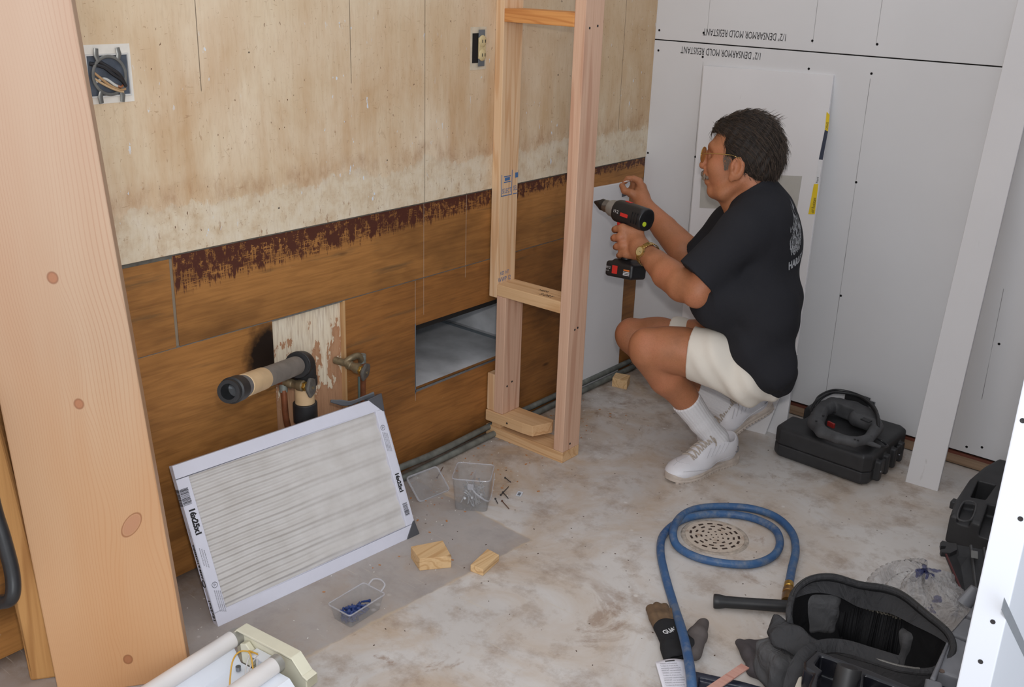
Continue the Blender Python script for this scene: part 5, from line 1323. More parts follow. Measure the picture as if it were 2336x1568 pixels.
for m, pts in ((My, [(.030, .018, .062), (.052, .000, .072), (.080, .004, .062), (.115, .030, .022)]), (My, [(.030, .030, .064), (.046, .020, .078), (.052, .034, .070), (.070, .060, .040), (.082, .074, .060)]),
               (Mw, [(.022, .024, .060), (.045, .022, .066), (.072, .036, .050), (.085, .055, .040), (.070, .064, .046), (.040, .040, .062)]), (Mw, [(.022, .030, .060), (.050, .036, .060), (.080, .048, .044), (.090, .062, .036)])):
    obj('wire', TB(smoothpath([fx(*p) for p in pts], 6), .0018, 8), m, t)
# ================================================================ TOOLS AND THINGS ON THE RIGHT
def poly_(pts, z0, z1, r=.003):
    """upright prism over a floor polygon, edges rounded by r"""
    P = np.array([(p[0], p[1]) for p in pts], float); n = len(P); zc, zh = (z0+z1)/2, (z1-z0)/2
    def fn(x, y, z):
        x, y = np.broadcast_arrays(x, y); d = np.full(x.shape, 1e9); s = np.zeros(x.shape, bool)
        for i in range(n):
            a, b_ = P[i], P[(i+1) % n]; ex_, ey_ = b_-a; wx, wy = x-a[0], y-a[1]; t = np.clip((wx*ex_+wy*ey_)/(ex_**2+ey_**2), 0, 1)
            d = np.minimum(d, (wx-t*ex_)**2+(wy-t*ey_)**2)
            c1 = (a[1] > y) != (b_[1] > y)
            with np.errstate(divide='ignore', invalid='ignore'): c2 = x < (b_[0]-a[0])*(y-a[1])/(b_[1]-a[1] if b_[1] != a[1] else 1e-12)+a[0]
            s ^= (c1 & c2)
        d2 = np.where(s, -1, 1)*np.sqrt(d)+r; dz = np.abs(z-zc)-zh+r
        return np.minimum(np.maximum(d2, dz), 0)+np.sqrt(np.maximum(d2, 0)**2+np.maximum(dz, 0)**2)-r
    return fn, np.array([P[:, 0].min(), P[:, 1].min(), z0]), np.array([P[:, 0].max(), P[:, 1].max(), z1])
def field_for(pr, h=.003, m=.02): return Field(pr[1]-m, pr[2]+m, h)
def ZP(pts, z): return [Z(px, py, z) for px, py in pts]
M_case = plain('scuffed_black_plastic', (50, 50, 52), .5, var=.5, scale=18, bump=.2)
M_dust = plain('dusty_dark_grey', (84, 84, 86), .65, var=.5, scale=30, bump=.2)

# --- jigsaw and its case
t = thing('tool_case', 'flat black moulded tool case on the floor against the back wall under the jigsaw', 'tool case', (.97, -.19, 0))
cx0, cx1, cy0, cy1, ch = .796, 1.134, -.356, -.045, .108
base = [(cx0+.008, cy0+.02), (cx0+.03, cy0), (cx1-.02, cy0-.012), (cx1, cy0+.01), (cx1+.004, cy1-.02), (cx1-.02, cy1), (cx0+.05, cy1), (cx0+.012, cy1-.03)]
pr = poly_(base, .003, ch, .014); Fc = field_for(pr, .003)
Fc.put(pr); Fc.put(box_(((cx0+cx1)/2, (cy0+cy1)/2, .048), (.30, .30, .0012), None, .0005), .002, 's')
Fc.put(box_((cx0+.02, cy0+.17, ch-.02), (.035, .050, .04), None, .012), .004, 's')
for k in range(4): Fc.put(box_((cx1+.008, cy0+.05+.062*k, .045), (.012, .012, .034), None, .005), .004)
obj('case_shell', Fc.mesh('case_shell'), M_case, t, ang=180)
for dy in (.045, .205):
    obj('latch', BX((-.004, -.022, -.024), (.006, .022, .024), Matrix.Rotation(-.05, 3, 'Z'), (cx1+.010, cy0+dy+.02, .050)), M_case, t, bevel=.003)
    obj('hinge_pin', cyl((cx1+.018, cy0+dy, .046), (1, 0, 0), .0032, .004, 10), M_steel, t)
b = bmesh.new()
for k in range(3): box(b, (cx0+.10+.06*k, cy0+.20, ch-.0005), (cx0+.13+.06*k, cy0+.275, ch+.0025))
obj('raised_rib', b, M_case, t, bevel=.001) if False else b.free()
t = thing('jigsaw', 'dusty black jigsaw with loop handle and coiled cord lying on the tool case', 'jigsaw', (.95, -.2, ch))
zt = ch+.034
def jz(px, py, z=0): return Z(px, py, zt+z)
up_pts = [(jz(1862, 965), .026), (jz(1872, 936), .027), (jz(1900, 925), .027), (jz(1945, 935), .030), (jz(1985, 953), .028), (jz(1999, 975), .023)]
dn_pts = [(jz(1860, 965), .024), (jz(1874, 985), .019), (jz(1910, 1000), .0165), (jz(1950, 1009), .0155), (jz(1980, 1003), .016), (jz(1998, 980), .020)]
allp = np.array([list(p) for p, r in up_pts+dn_pts]); Fj = Field(allp.min(0)-.06, allp.max(0)+.06, .0028)
chain(Fj, up_pts, .008); chain(Fj, dn_pts, .008)
Fj.put(cap_(jz(1955, 955), jz(1985, 965), .028), .01)
Fj.put(box_(jz(1938, 938), (.062, .024, .027), (Matrix.Rotation(-.22, 3, 'Z') @ Vector((1, 0, 0)), Matrix.Rotation(-.22, 3, 'Z') @ Vector((0, 1, 0)), Vector((0, 0, 1))), .010), .006)
Fj.cut((0, 0, ch+.004), (0, 0, -1))
Fj.cut((0, 0, zt+.024), (0, 0, 1))
obj('body', Fj.mesh('body'), M_dust, t, ang=60)
b = bmesh.new(); box(b, (-.045, -.006, -.025), (.045, .006, .025), Matrix.Rotation(-.15, 3, 'Z'), jz(1955, 915, -.004)); obj('base_plate', b, M_case, t, bevel=.002)
obj('switch_panel', BX((-.016, -.010, 0), (.016, .010, .004), Matrix.Rotation(-.2, 3, 'Z'), jz(1976, 960, .022)), M_case, t, bevel=.001)
obj('trigger', BX((-.014, -.004, -.01), (.014, .004, .006), Matrix.Rotation(-.35, 3, 'Z'), jz(1896, 968, .0)), plain('red_trigger', (150, 40, 36), .5), t, bevel=.001)
for px, py in ((1862, 962), (1878, 950), (1905, 940), (1950, 1004), (1957, 1006)): obj('housing_screw', cyl(jz(px, py, .022), (0, 0, 1), .0035, .003, 10), M_ink, t)
cord = [jz(1985, 1012, -.01), jz(2010, 1020, -.018), jz(2024, 1018, -.024), jz(2012, 1006, -.018), jz(1990, 990, .0), jz(2004, 960, .02), jz(1992, 925, .035), jz(1955, 900, .045), jz(1905, 890, .045), jz(1868, 905, .035), jz(1858, 930, .02),
        jz(1880, 905, .030), jz(1925, 893, .035), jz(1975, 915, .038), jz(2002, 950, .03), jz(2003, 975, .015), jz(1996, 935, .045), jz(1960, 905, .052), jz(1900, 896, .05), jz(1862, 915, .045), jz(1850, 940, .012)]
obj('cord', TB(smoothpath(cord, 8), .0042, 8), plain('black_cord', (30, 30, 32), .4), t)
obj('strain_relief', TB([jz(1972, 1006, 0), jz(1990, 1014, -.010), jz(2008, 1020, -.017)], [.011, .008, .005], 10), M_dust, t)
obj('blade_guard', BX((-.012, -.003, -.010), (.012, .003, .010), Matrix.Rotation(-.15, 3, 'Z'), jz(1988, 922, -.006)), M_steel, t, smooth=False)

# --- second case, by the near partition
t = thing('drill_case', 'black moulded drill case lying half hidden behind the bright wall edge on the right', 'tool case', (1.5, -.45, 0))
hz = .100
out = ZP([(2168, 1172), (2180, 1138), (2212, 1090), (2245, 1062), (2278, 1044), (2340, 1060), (2360, 1110), (2320, 1215), (2262, 1202)], hz)
pr = poly_(out, .004, hz, .014); Fq = field_for(pr, .003); Fq.put(pr)
Fq.put(poly_(ZP([(2214, 1134), (2232, 1096), (2272, 1106), (2248, 1140)], hz), .03, hz+.05, .004), .003, 's')
Fq.put(poly_(ZP([(2184, 1182), (2198, 1146), (2226, 1150), (2214, 1187)], hz), hz-.022, hz+.05, .006), .004, 's')
Fq.put(poly_(ZP([(2238, 1196), (2254, 1150), (2330, 1165), (2316, 1220)], hz), hz-.04, hz+.05, .006), .004, 's')
obj('case_shell', Fq.mesh('case_shell'), M_case, t, ang=60)
obj('molded_rim', TB(smoothpath(ZP([(2184, 1182), (2198, 1146), (2226, 1150), (2214, 1187)], hz+.0), 4, closed=True), .0028, 6, closed=True), M_dust, t)
obj('latch', BX((-.008, -.014, -.012), (.008, .014, .012), None, Z(2176, 1150, hz-.03)), M_case, t, bevel=.003)
# --- nailer lying in front of it
t = thing('nail_gun', 'dark nail gun magazine with hooked nose lying on the floor below the drill case', 'nail gun', tuple(Z(2190, 1300, 0)))
m1 = [Z(2156, 1262, .075), Z(2182, 1242, .075), Z(2290, 1262, .075), Z(2285, 1360, .02), Z(2204, 1374, .012)]
obj('magazine', SL(m1, (0, 0, -.011)), plain('dark_gun_metal', (58, 58, 60), .45, .3, var=.5), t, smooth=False, bevel=.003)
b = bmesh.new()
for f_ in (.30, .58):
    a_, c_ = m1[1].lerp(m1[2], f_), m1[4].lerp(m1[3], f_); tube(b, [a_+Vector((0, 0, .003)), c_+Vector((0, 0, .003))], .006, 6, flat=.6)
obj('rail', b, M_dust, t) 
obj('edge_strip', TB([m1[0]+Vector((0, 0, .002)), m1[4]+Vector((0, 0, .002))], .003, 6), plain('maroon_strip', (86, 44, 46), .5), t)
h0_ = Z(2170, 1248, .078)
bq = SL(ZP([(2145, 1238), (2150, 1233), (2166, 1238), (2182, 1240), (2184, 1254), (2168, 1262), (2148, 1260), (2145, 1254), (2156, 1252), (2158, 1246), (2146, 1246)], .080), (0, 0, -.014)); obj('nose_hook', bq, M_case, t, smooth=False, bevel=.001)
obj('label', SL([m1[1].lerp(m1[2], .38)+Vector((0, -.03, .004)), m1[1].lerp(m1[2], .52)+Vector((0, -.03, .004)), m1[1].lerp(m1[2], .52)+Vector((.01, -.06, .000)), m1[1].lerp(m1[2], .38)+Vector((.01, -.06, .000))], (0, 0, .001)), plain('worn_label', (120, 120, 118), .5), t, smooth=False)

# --- grey toolbox beside the bag
M_gbox = plain('grey_blue_plastic', (122, 124, 130), .5, var=.35, scale=14); M_navy = plain('navy_plastic', (38, 42, 58), .4, var=.3)
t = thing('toolbox', 'grey plastic toolbox with dark navy bands at the right end of the tool bag', 'toolbox', (1.62, -1.15, 0))
zt2 = .17
def tb_poly(name, px, z0, z1, m, r=.006, par=t, h=.003):
    pr = poly_(ZP(px, z1), z0, z1, r); Fx = field_for(pr, h); Fx.put(pr); return obj(name, Fx.mesh(name, 0), m, par, ang=50)
tb_poly('box_body', [(2170, 1440), (2212, 1392), (2290, 1440), (2230, 1640), (2118, 1640), (2120, 1560)], .003, zt2-.03, M_navy)
tb_poly('lid_panel', [(2168, 1444), (2200, 1408), (2272, 1436), (2250, 1474)], zt2-.035, zt2, M_gbox)
tb_poly('lid_panel', [(2160, 1462), (2178, 1452), (2250, 1484), (2225, 1560), (2138, 1530)], zt2-.035, zt2+.002, M_gbox)
tb_poly('lid_panel', [(2205, 1402), (2222, 1376), (2290, 1400), (2268, 1430)], zt2-.035, zt2-.004, M_gbox)
tb_poly('lid_edge', [(2122, 1545), (2160, 1462), (2166, 1466), (2134, 1552)], zt2-.03, zt2+.010, M_gbox, .003)
tb_poly('latch', [(2098, 1640), (2112, 1545), (2150, 1556), (2165, 1640)], zt2-.05, zt2+.006, M_gbox)
obj('handle_post', TB([Z(2200, 1378, zt2-.01), Z(2226, 1342, zt2+.03)], [.022, .014], 12, flat=.7), M_gbox, t)
obj('lid_screw', cyl(Z(2148, 1532, zt2+.002), (0, 0, 1), .006, .0015, 14), plain('brown_rivet', (104, 88, 80), .6), t)

# --- tool bag
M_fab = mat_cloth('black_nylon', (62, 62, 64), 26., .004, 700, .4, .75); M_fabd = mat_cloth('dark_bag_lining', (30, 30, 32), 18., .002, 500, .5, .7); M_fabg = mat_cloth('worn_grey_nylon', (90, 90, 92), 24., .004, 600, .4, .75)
t = thing('tool_bag', 'large open black fabric tool bag with ruffled inner pockets at the lower right', 'tool bag', (1.45, -1.2, 0))
rim_px = [((1800, 1402), .20), ((1812, 1352), .215), ((1848, 1322), .225), ((1900, 1317), .225), ((1960, 1334), .21), ((2020, 1343), .205), ((2062, 1360), .205), ((2112, 1400), .20), ((2164, 1446), .19), ((2172, 1490), .17), ((2130, 1530), .16), ((2060, 1528), .16), ((1990, 1508), .16), ((1920, 1488), .155), ((1862, 1470), .155), ((1812, 1440), .165)]
rim = smoothpath([Z(p[0], p[1], z) for p, z in rim_px], 6, closed=True); nr_ = len(rim)
cB = sum(rim, Vector())/nr_
def ringat(scale, z, wob=0, off=Vector((0, 0, 0))):
    out = []
    for i, p in enumerate(rim):
        d = p-cB; d.z = 0; a = i/nr_*2*PI; s = scale+wob*math.sin(a*9)+wob*.6*math.sin(a*23+1)
        out.append(Vector((cB.x+d.x*s+off.x, cB.y+d.y*s+off.y, z if z is not None else p.z)))
    return out
def loft(rings, close_last=True):
    b = bmesh.new(); R = [[b.verts.new(p) for p in r] for r in rings]; n = len(rings[0])
    for A, B in zip(R, R[1:]):
        for k in range(n): b.faces.new([A[k], A[(k+1) % n], B[(k+1) % n], B[k]])
    if close_last: b.faces.new(R[-1])
    return b
rimz = lambda f, r: [Vector((p.x, p.y, q.z*f)) for p, q in zip(r, rim)]
obj('outer_wall', loft([ringat(1.0, None), rimz(.92, ringat(1.02, None)), rimz(.62, ringat(1.035, None, .008)), rimz(.30, ringat(1.02, None, .010)), rimz(.06, ringat(.97, None, .006)), ringat(.90, .004)]), M_fab, t, ang=180)
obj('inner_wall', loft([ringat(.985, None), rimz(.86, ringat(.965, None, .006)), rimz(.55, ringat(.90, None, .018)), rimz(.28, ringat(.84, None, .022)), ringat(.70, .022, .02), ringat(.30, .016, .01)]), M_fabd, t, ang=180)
obj('rim_binding', TB(rim, .0075, 10, closed=True), M_fab, t)
obj('zipper', TB([p+Vector((0, 0, .0075)) for p in rim[int(nr_*.66):int(nr_*.98)]], .0022, 6), plain('zip_teeth', (128, 126, 122), .5, .3, var=.8, scale=600), t)
obj('zipper', TB([p+Vector((0, 0, .0075)) for p in rim[int(nr_*.05):int(nr_*.5)]], .0018, 6), plain('zip_teeth_dark', (70, 70, 70), .5, .3, var=.8, scale=600), t)
# back lid flap inside the far rim
arc = rim[int(nr_*.06):int(nr_*.55)]
def flap(i, j):
    k = i*(len(arc)-1); p = arc[int(k)].lerp(arc[min(int(k)+1, len(arc)-1)], k-int(k)); d = (cB-p); d.z = 0
    w_ = .26*math.sin(PI*i)**.6; return p+d*(w_*j)-Vector((0, 0, .008+.035*j*math.sin(PI*i)))
obj('lid_flap', grid(flap, 40, 6), M_fab, t, ang=180)
# ruffled elastic pocket along the back
pk = smoothpath([Z(1885, 1352, .17), Z(1935, 1362, .165), Z(1975, 1388, .16), Z(2020, 1402, .155), Z(2070, 1415, .15), Z(2112, 1422, .15)], 16)
def ruf(i, j):
    k = i*(len(pk)-1); p = pk[int(k)].lerp(pk[min(int(k)+1, len(pk)-1)], k-int(k)); a = i*2*PI*24
    fwd = Vector((.25, -.97, 0)); amp = .0055*(1-.55*j)
    return p+fwd*(amp*(.55+.45*math.sin(i*37+1))*math.sin(a+3*math.sin(i*19)+1.5*math.sin(i*47+j*3))+.028*math.sin(PI*min(1, j*1.1))+j*.020)+Vector((0, 0, .0022*math.sin(a*1.3)*(1-j)))-Vector((0, 0, j*.125))
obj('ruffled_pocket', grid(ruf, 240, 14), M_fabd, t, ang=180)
obj('elastic_edge', TB([ruf(i/240, 0)+Vector((0, 0, .001)) for i in range(241)], .0016, 5), plain('worn_edge', (104, 98, 88), .8, var=.6, scale=90), t)
def pouch(name, p0, w_, d_, h_, yaw, m, k=0):
    R = Matrix.Rotation(yaw, 3, 'Z'); Fp = Field([p0[i]-max(w_, d_, h_)-.03 for i in range(3)], [p0[i]+max(w_, d_, h_)+.03 for i in range(3)], .0032)
    rows = [R @ Vector((1, 0, 0)), R @ Vector((0, 1, 0)), Vector((0, 0, 1))]
    Fp.put(box_(p0, (w_, d_, h_), rows, min(d_, w_)*.7)); Fp.disp(lambda x, y, z: .0022*np.sin(x*95+z*60)*np.sin(z*70+y*50)); return obj(name, Fp.mesh(name), m, t, ang=180)
pouch('side_pocket', Z(1862, 1392, .13), .050, .030, .055, .75, M_fabg)
pouch('end_pouch', Z(1765, 1518, .055), .050, .030, .050, -.55, M_fabg)
pouch('inner_pouch', Z(2078, 1482, .085), .034, .020, .055, .9, M_fabg)
pouch('inner_pouch', Z(2122, 1462, .10), .022, .016, .050, .4, M_fabg)
# front flap, left
fl_ = smoothpath([Z(1768, 1402, .19), Z(1800, 1418, .19), Z(1838, 1440, .185), Z(1872, 1466, .175)], 6)
def ff(i, j):
    k = i*(len(fl_)-1); p = fl_[int(k)].lerp(fl_[min(int(k)+1, len(fl_)-1)], k-int(k)); return p+Vector((-.02, -.05, 0))*j*math.sin(.3+PI*.75*i)-Vector((0, 0, .035*j*j))+Vector((0, 0, .003*math.sin(i*14+j*5)))
bf = grid(ff, 24, 8); of_ = obj('front_flap', bf, M_fab, t, ang=180); sm = of_.modifiers.new('thick', 'SOLIDIFY'); sm.thickness = .006
strap = smoothpath([Z(1800, 1590, .12), Z(1808, 1550, .15), Z(1822, 1515, .18), Z(1845, 1488, .19), Z(1885, 1474, .185), Z(1930, 1476, .178), Z(1985, 1492, .172), Z(2050, 1512, .17)], 8)
obj('carry_strap', TB(strap, .015, 8, flat=.22, nrm=(.3, -.5, .8)), M_fab, t)
obj('zip_pull', TB([Z(1772, 1455, .13), Z(1758, 1478, .09), Z(1744, 1500, .07)], [.004, .006, .004], 8), M_ink, t)
obj('clip_ring', TB([Z(1745, 1492, .085)+Vector((math.cos(a)*.008, math.sin(a)*.006, math.sin(a)*.006)) for a in np.linspace(0, 2*PI, 14, endpoint=False)], .0018, 6, closed=True), M_steel, t)

# --- black moulded tray at the bottom edge
t = thing('plastic_case_insert', 'shiny black moulded case tray with a round tube socket at the bottom edge', 'case tray', tuple(Z(1950, 1560, .1)))
zb_ = .215
pr = poly_(ZP([(1862, 1482), (1985, 1528), (2110, 1578), (2100, 1760), (1838, 1760), (1846, 1560), (1856, 1536), (1834, 1524), (1834, 1508)], zb_), zb_-.05, zb_, .004)
Fm = field_for(pr, .0032); Fm.put(pr)
Fm.put(poly_(ZP([(1872, 1496), (1960, 1528), (1950, 1640), (1856, 1640), (1868, 1545), (1878, 1530), (1860, 1516)], zb_), zb_-.045, zb_+.05, .004), .003, 's')
Fm.put(poly_(ZP([(1972, 1540), (2092, 1586), (2080, 1700), (1962, 1680)], zb_), zb_-.045, zb_+.05, .004), .003, 's')
obj('tray_shell', Fm.mesh('tray_shell', 0), plain('glossy_black', (26, 26, 32), .22, var=.3), t, ang=50)
tc0, tc1 = Z(1938, 1522, zb_+.012), Z(1918, 1575, zb_-.0)
obj('tube_socket', LA([(0, 0), (.0235, 0), (.0245, .004), (.0245, .10), (0, .10)], tc0, (tc1-tc0)+Vector((0, 0, -.13)), 26), M_case, t)
obj('tube_hole', LA([(0, -.0004), (.0165, -.0004), (.0165, .002), (0, .002)], tc0, (tc1-tc0)+Vector((0, 0, -.13)), 26), M_ink, t)
tag(obj('plastic_card', SL(ZP([(1822, 1546), (1840, 1538), (1852, 1548), (1846, 1580), (1808, 1580)], .165), (0, 0, -.006)), plain('cream_card', (206, 198, 184), .6), smooth=False, bevel=.001), 'small cream plastic card between the tool bag strap and the black tray', 'card')

# --- dark case lid, paint stick, leaflet at the bottom edge
t = thing('case_lid', 'flat dark navy case lid lying under the paper leaflet at the bottom edge', 'case lid', tuple(Z(1650, 1560, 0)))
pr = poly_(ZP([(1515, 1560), (1520, 1540), (1588, 1530), (1690, 1552), (1835, 1592), (1830, 1760), (1500, 1760), (1508, 1580)], .03), .003, .03, .006); Fl = field_for(pr, .0034); Fl.put(pr)
Fl.put(poly_(ZP([(1596, 1545), (1690, 1566), (1815, 1602), (1810, 1740), (1560, 1740)], .03), .018, .1, .004), .003, 's')
obj('lid_shell', Fl.mesh('lid_shell', 0), M_navy, t, ang=50)
s0, s1 = Z(1700, 1522, .045), Z(1600, 1590, .060)
d_ = (s1-s0).normalized(); w_ = Vector((-d_.y, d_.x, 0)).normalized()*.0105
tag(obj('paint_stick', SL([s0-w_, s0+w_, s1+w_, s1-w_], (0, 0, .004)), wood('pink_stick', (206, 160, 146), (176, 112, 98), 0, 12, 9.), smooth=False, bevel=.0008), 'pinkish flat wooden paint stick lying across the dark case lid', 'paint stick')
t = thing('paper_leaflet', 'white printed paper leaflet with a hang hole under the blue hose', 'leaflet', tuple(Z(1540, 1550, .04)))
a0, a1, a2, a3 = Z(1495, 1511, .065), Z(1562, 1506, .050), Z(1600, 1640, .045), Z(1532, 1640, .045)
lf = lambda i, j: a0.lerp(a1, i).lerp(a3.lerp(a2, i), j)+Vector((0, 0, .006*math.sin(PI*i)*math.cos(j*2)))
ol_ = obj('sheet', grid(lf, 16, 16), plain('paper', (224, 222, 230), .7, var=.04), t, ang=180); sm = ol_.modifiers.new('thick', 'SOLIDIFY'); sm.thickness = .0006
for k in range(14):
    p = lf(.10, .10+.042*k)+Vector((0, 0, .0012)); q = lf(.95, .10+.042*k)+Vector((0, 0, .0012))
    text(('WARNING read all instructions', 'To reduce risk of injury use only', 'recommended accessories keep dry', 'IMPORTANT: wear eye protection')[k % 4], .0055, p+Vector((0, 0, .004*math.sin(PI*.5)*math.cos(k*.084))), q-p, a0-a3, plain('grey_print', (110, 110, 118), .7) if k == 0 else bpy.data.materials['grey_print'], t, name_sx=.62)
obj('hang_hole', SL([lf(.30, .035)+Vector((0, 0, .0015)), lf(.62, .035)+Vector((0, 0, .0015)), lf(.62, .05)+Vector((0, 0, .0015)), lf(.30, .05)+Vector((0, 0, .0015))], (0, 0, .0004)), M_ink, t, smooth=False)

# --- gloves
M_glove = mat_cloth('black_knit', (44, 44, 46), 20., .001, 600, .4, .85); M_tan = plain('muddy_glove_leather', (116, 92, 68), .8, var=.6, scale=34, bump=.3); M_gg = plain('grey_glove_palm', (98, 90, 88), .8, var=.5, scale=24, bump=.3)
t = thing('work_glove', 'black work glove with muddy tan fingers and white lettering lying under the blue hose', 'glove', tuple(Z(1540, 1450, 0)))
def gl_field(pts, h=.0026, m=.04):
    a = np.array([list(p) for p in pts]); lo = a.min(0)-m; lo[2] = .001; return Field(lo, a.max(0)+m, h)
A_ = [Z(*p, .016) for p in ((1495, 1440), (1530, 1435), (1568, 1480), (1530, 1495), (1505, 1470), (1482, 1388), (1612, 1420))]
Fg = gl_field(A_)
kn = [Z(1506, 1432, .018), Z(1520, 1430, .019), Z(1534, 1430, .019), Z(1546, 1436, .018)]
for k, (a, b_) in enumerate(zip(kn, (Z(1537, 1496, .018), Z(1550, 1494, .020), Z(1564, 1490, .020), Z(1578, 1484, .018)))): Fg.put(cap_(a, b_, .017, .016), .014)
Fg.put(cap_(Z(1525, 1480, .016), Z(1530, 1502, .014), .018, .016), .014)
Fg.put(cap_(Z(1578, 1476, .018), Z(1588, 1492, .014), .017, .014), .014)
Fg.put(ell_(Z(1556, 1506, .016), (.030, .026, .010)), .01, 's')
Fg.disp(lambda x, y, z: .0008*np.sin(x*150+y*90)); gb = obj('glove_body', Fg.mesh('glove_body'), M_glove, t, ang=180)
Fg = gl_field(A_)
tips = [(Z(1484, 1390, .014), Z(1492, 1410, .019)), (Z(1500, 1385, .014), Z(1506, 1408, .020)), (Z(1516, 1388, .014), Z(1520, 1410, .020)), (Z(1534, 1398, .014), Z(1536, 1415, .019))]
for (a, m_), b_ in zip(tips, kn): Fg.put(cap_(a, m_, .0125, .0135), .003); Fg.put(cap_(m_, b_, .0135, .0150), .003)
Fg.disp(lambda x, y, z: .0008*np.sin(x*190+y*120)); obj('finger', Fg.mesh('finger'), M_tan, t, ang=180)
Fg = gl_field(A_)
Fg.put(cap_(Z(1584, 1490, .018), Z(1592, 1450, .022), .018, .021), .012); Fg.put(cap_(Z(1592, 1450, .022), Z(1607, 1422, .016), .021, .0115), .012)
Fg.put(cap_(Z(1575, 1455, .018), Z(1600, 1424, .018), .012, .010), .012)
obj('thumb', Fg.mesh('thumb'), M_gg, t, ang=180)
gv = Z(1517, 1448, .0375); gx = (Z(1562, 1432, .0375)-gv)
for s_, o_, z_ in (('GUARD', (0, 0), .020), ('Original', (.004, .018), .010)):
    text(s_, z_, gv+Vector((o_[0], o_[1], 0)), gx, Vector((0, 1, 0)), M_wl, gb, name_sx=.8, bold=.0006 if s_ == 'GUARD' else 0)
t = thing('work_glove', 'dark grey-brown limp work glove crumpled against the left end of the tool bag', 'glove', tuple(Z(1712, 1500, 0)))
pts = [Z(*p, .02) for p in ((1686, 1467), (1700, 1480), (1720, 1468), (1745, 1470), (1750, 1520), (1722, 1548))]
Fg = gl_field(pts)
Fg.put(cap_(Z(1686, 1467, .016), Z(1705, 1492, .02), .011, .014)); Fg.put(cap_(Z(1714, 1474, .014), Z(1740, 1474, .016), .011, .012), .02)
for a, b_ in (((1716, 1474), (1722, 1530)), ((1732, 1472), (1738, 1530)), ((1748, 1474), (1752, 1524)), ((1705, 1492), (1724, 1524))): Fg.put(cap_(Z(*a, .016), Z(*b_, .018), .012, .013), .012)
Fg.put(cap_(Z(1724, 1528, .016), Z(1750, 1545, .016), .015, .014), .02); Fg.disp(lambda x, y, z: .0016*np.sin(x*120+y*60))
obj('glove_body', Fg.mesh('glove_body'), plain('purple_grey_glove', (76, 70, 72), .85, var=.4, scale=30, bump=.2), t, ang=180)

# --- hammer
t = thing('hammer', 'hammer with black ribbed rubber grip whose head is hidden by the tool bag', 'hammer', tuple(Z(1700, 1372, 0)))
h0, h1 = Z(1628, 1372, .017), Z(1812, 1385, .024); hd_ = (h1-h0).normalized(); LH = (h1-h0).length
b = LA([(0, 0), (.017, 0), (.0185, .004), (.0180, .014), (.0150, .03), (.0145, LH*.5), (.0155, LH*.75), (.0150, LH*.93), (.011, LH), (0, LH)], h0, hd_, 24)
obj('rubber_grip', b, M_pblk, t)
b = bmesh.new()
for k in range(60):
    p = h0+hd_*(.04+k*(LH-.08)/60); tube(b, [p+(Vector((0, 0, 1))*math.sin(a)+hd_.cross(Vector((0, 0, 1)))*math.cos(a))*.0149 for a in np.linspace(0, 2*PI, 14, endpoint=False)], .0009, 4, closed=True)
b.free()
obj('steel_shaft', TB([h1, h1+hd_*.12], .0075, 12), M_steel, t)
obj('hammer_head', LA([(0, 0), (.013, 0), (.013, .02), (.010, .03), (.010, .06), (.013, .075), (.013, .10), (0, .10)], h1+hd_*.125+hd_.cross(Vector((0, 0, 1)))*.05+Vector((0, 0, -.006)), -hd_.cross(Vector((0, 0, 1))), 16), M_steel, t)

# --- air hose with brass coupler
t = thing('air_hose', 'blue rubber air hose looped on the floor around the drain', 'hose', tuple(Z(1650, 1220, 0)))
hp = [((1799, 1340), .022), ((1806, 1300), .014), ((1815, 1255), .0115), ((1806, 1215), .0115), ((1770, 1180), .0115), ((1715, 1161), .0115), ((1650, 1156), .0115), ((1590, 1161), .013), ((1552, 1180), .022), ((1536, 1212), .026), ((1545, 1246), .014), ((1590, 1272), .0115), ((1655, 1286), .0115), ((1720, 1287), .0115),
      ((1765, 1268), .0115), ((1779, 1238), .0115), ((1765, 1206), .0115), ((1715, 1182), .0115), ((1650, 1173), .0115), ((1590, 1177), .0115), ((1546, 1192), .0115), ((1513, 1222), .0115), ((1507, 1260), .0115), ((1518, 1315), .0115), ((1537, 1380), .0115), ((1556, 1440), .060), ((1570, 1500), .070), ((1578, 1560), .072), ((1584, 1660), .05), ((1590, 1760), .03)]
g = G('blue_rubber', .45, spec=.4); n = g.noise(scale=9, detail=5)
M_bl = g.fin(g.mix(g.mr(g.noise(scale=26, detail=6, rough=.7), .48, .72, 0, .6), g.ramp(n, [(.3, (48, 84, 130)), (.7, (66, 102, 144))]), (140, 142, 140)), n, .1)
obj('hose_tube', TB(smoothpath([Z(p[0], p[1], z) for p, z in hp], 10), .0112, 16), M_bl, t)
c0, c1 = Z(1800, 1334, .022), Z(1796, 1372, .022); cdv = (c1-c0).normalized(); Lc = (c1-c0).length
obj('brass_ferrule', LA([(0, -.004), (.0125, -.004), (.0125, .014), (.010, .016), (0, .016)], c0, cdv, 20), M_brassb, t)
obj('brass_coupler', LA([(0, .014), (.010, .014), (.010, .022), (.0145, .026), (.0145, .040), (.0125, .042), (.0125, .048), (.0150, .052), (.0150, Lc+.004), (.006, Lc+.004), (.006, Lc-.01), (0, Lc-.01)], c0, cdv, 20), plain('aged_brass', (150, 112, 62), .35, .7, var=.4, scale=60), t)

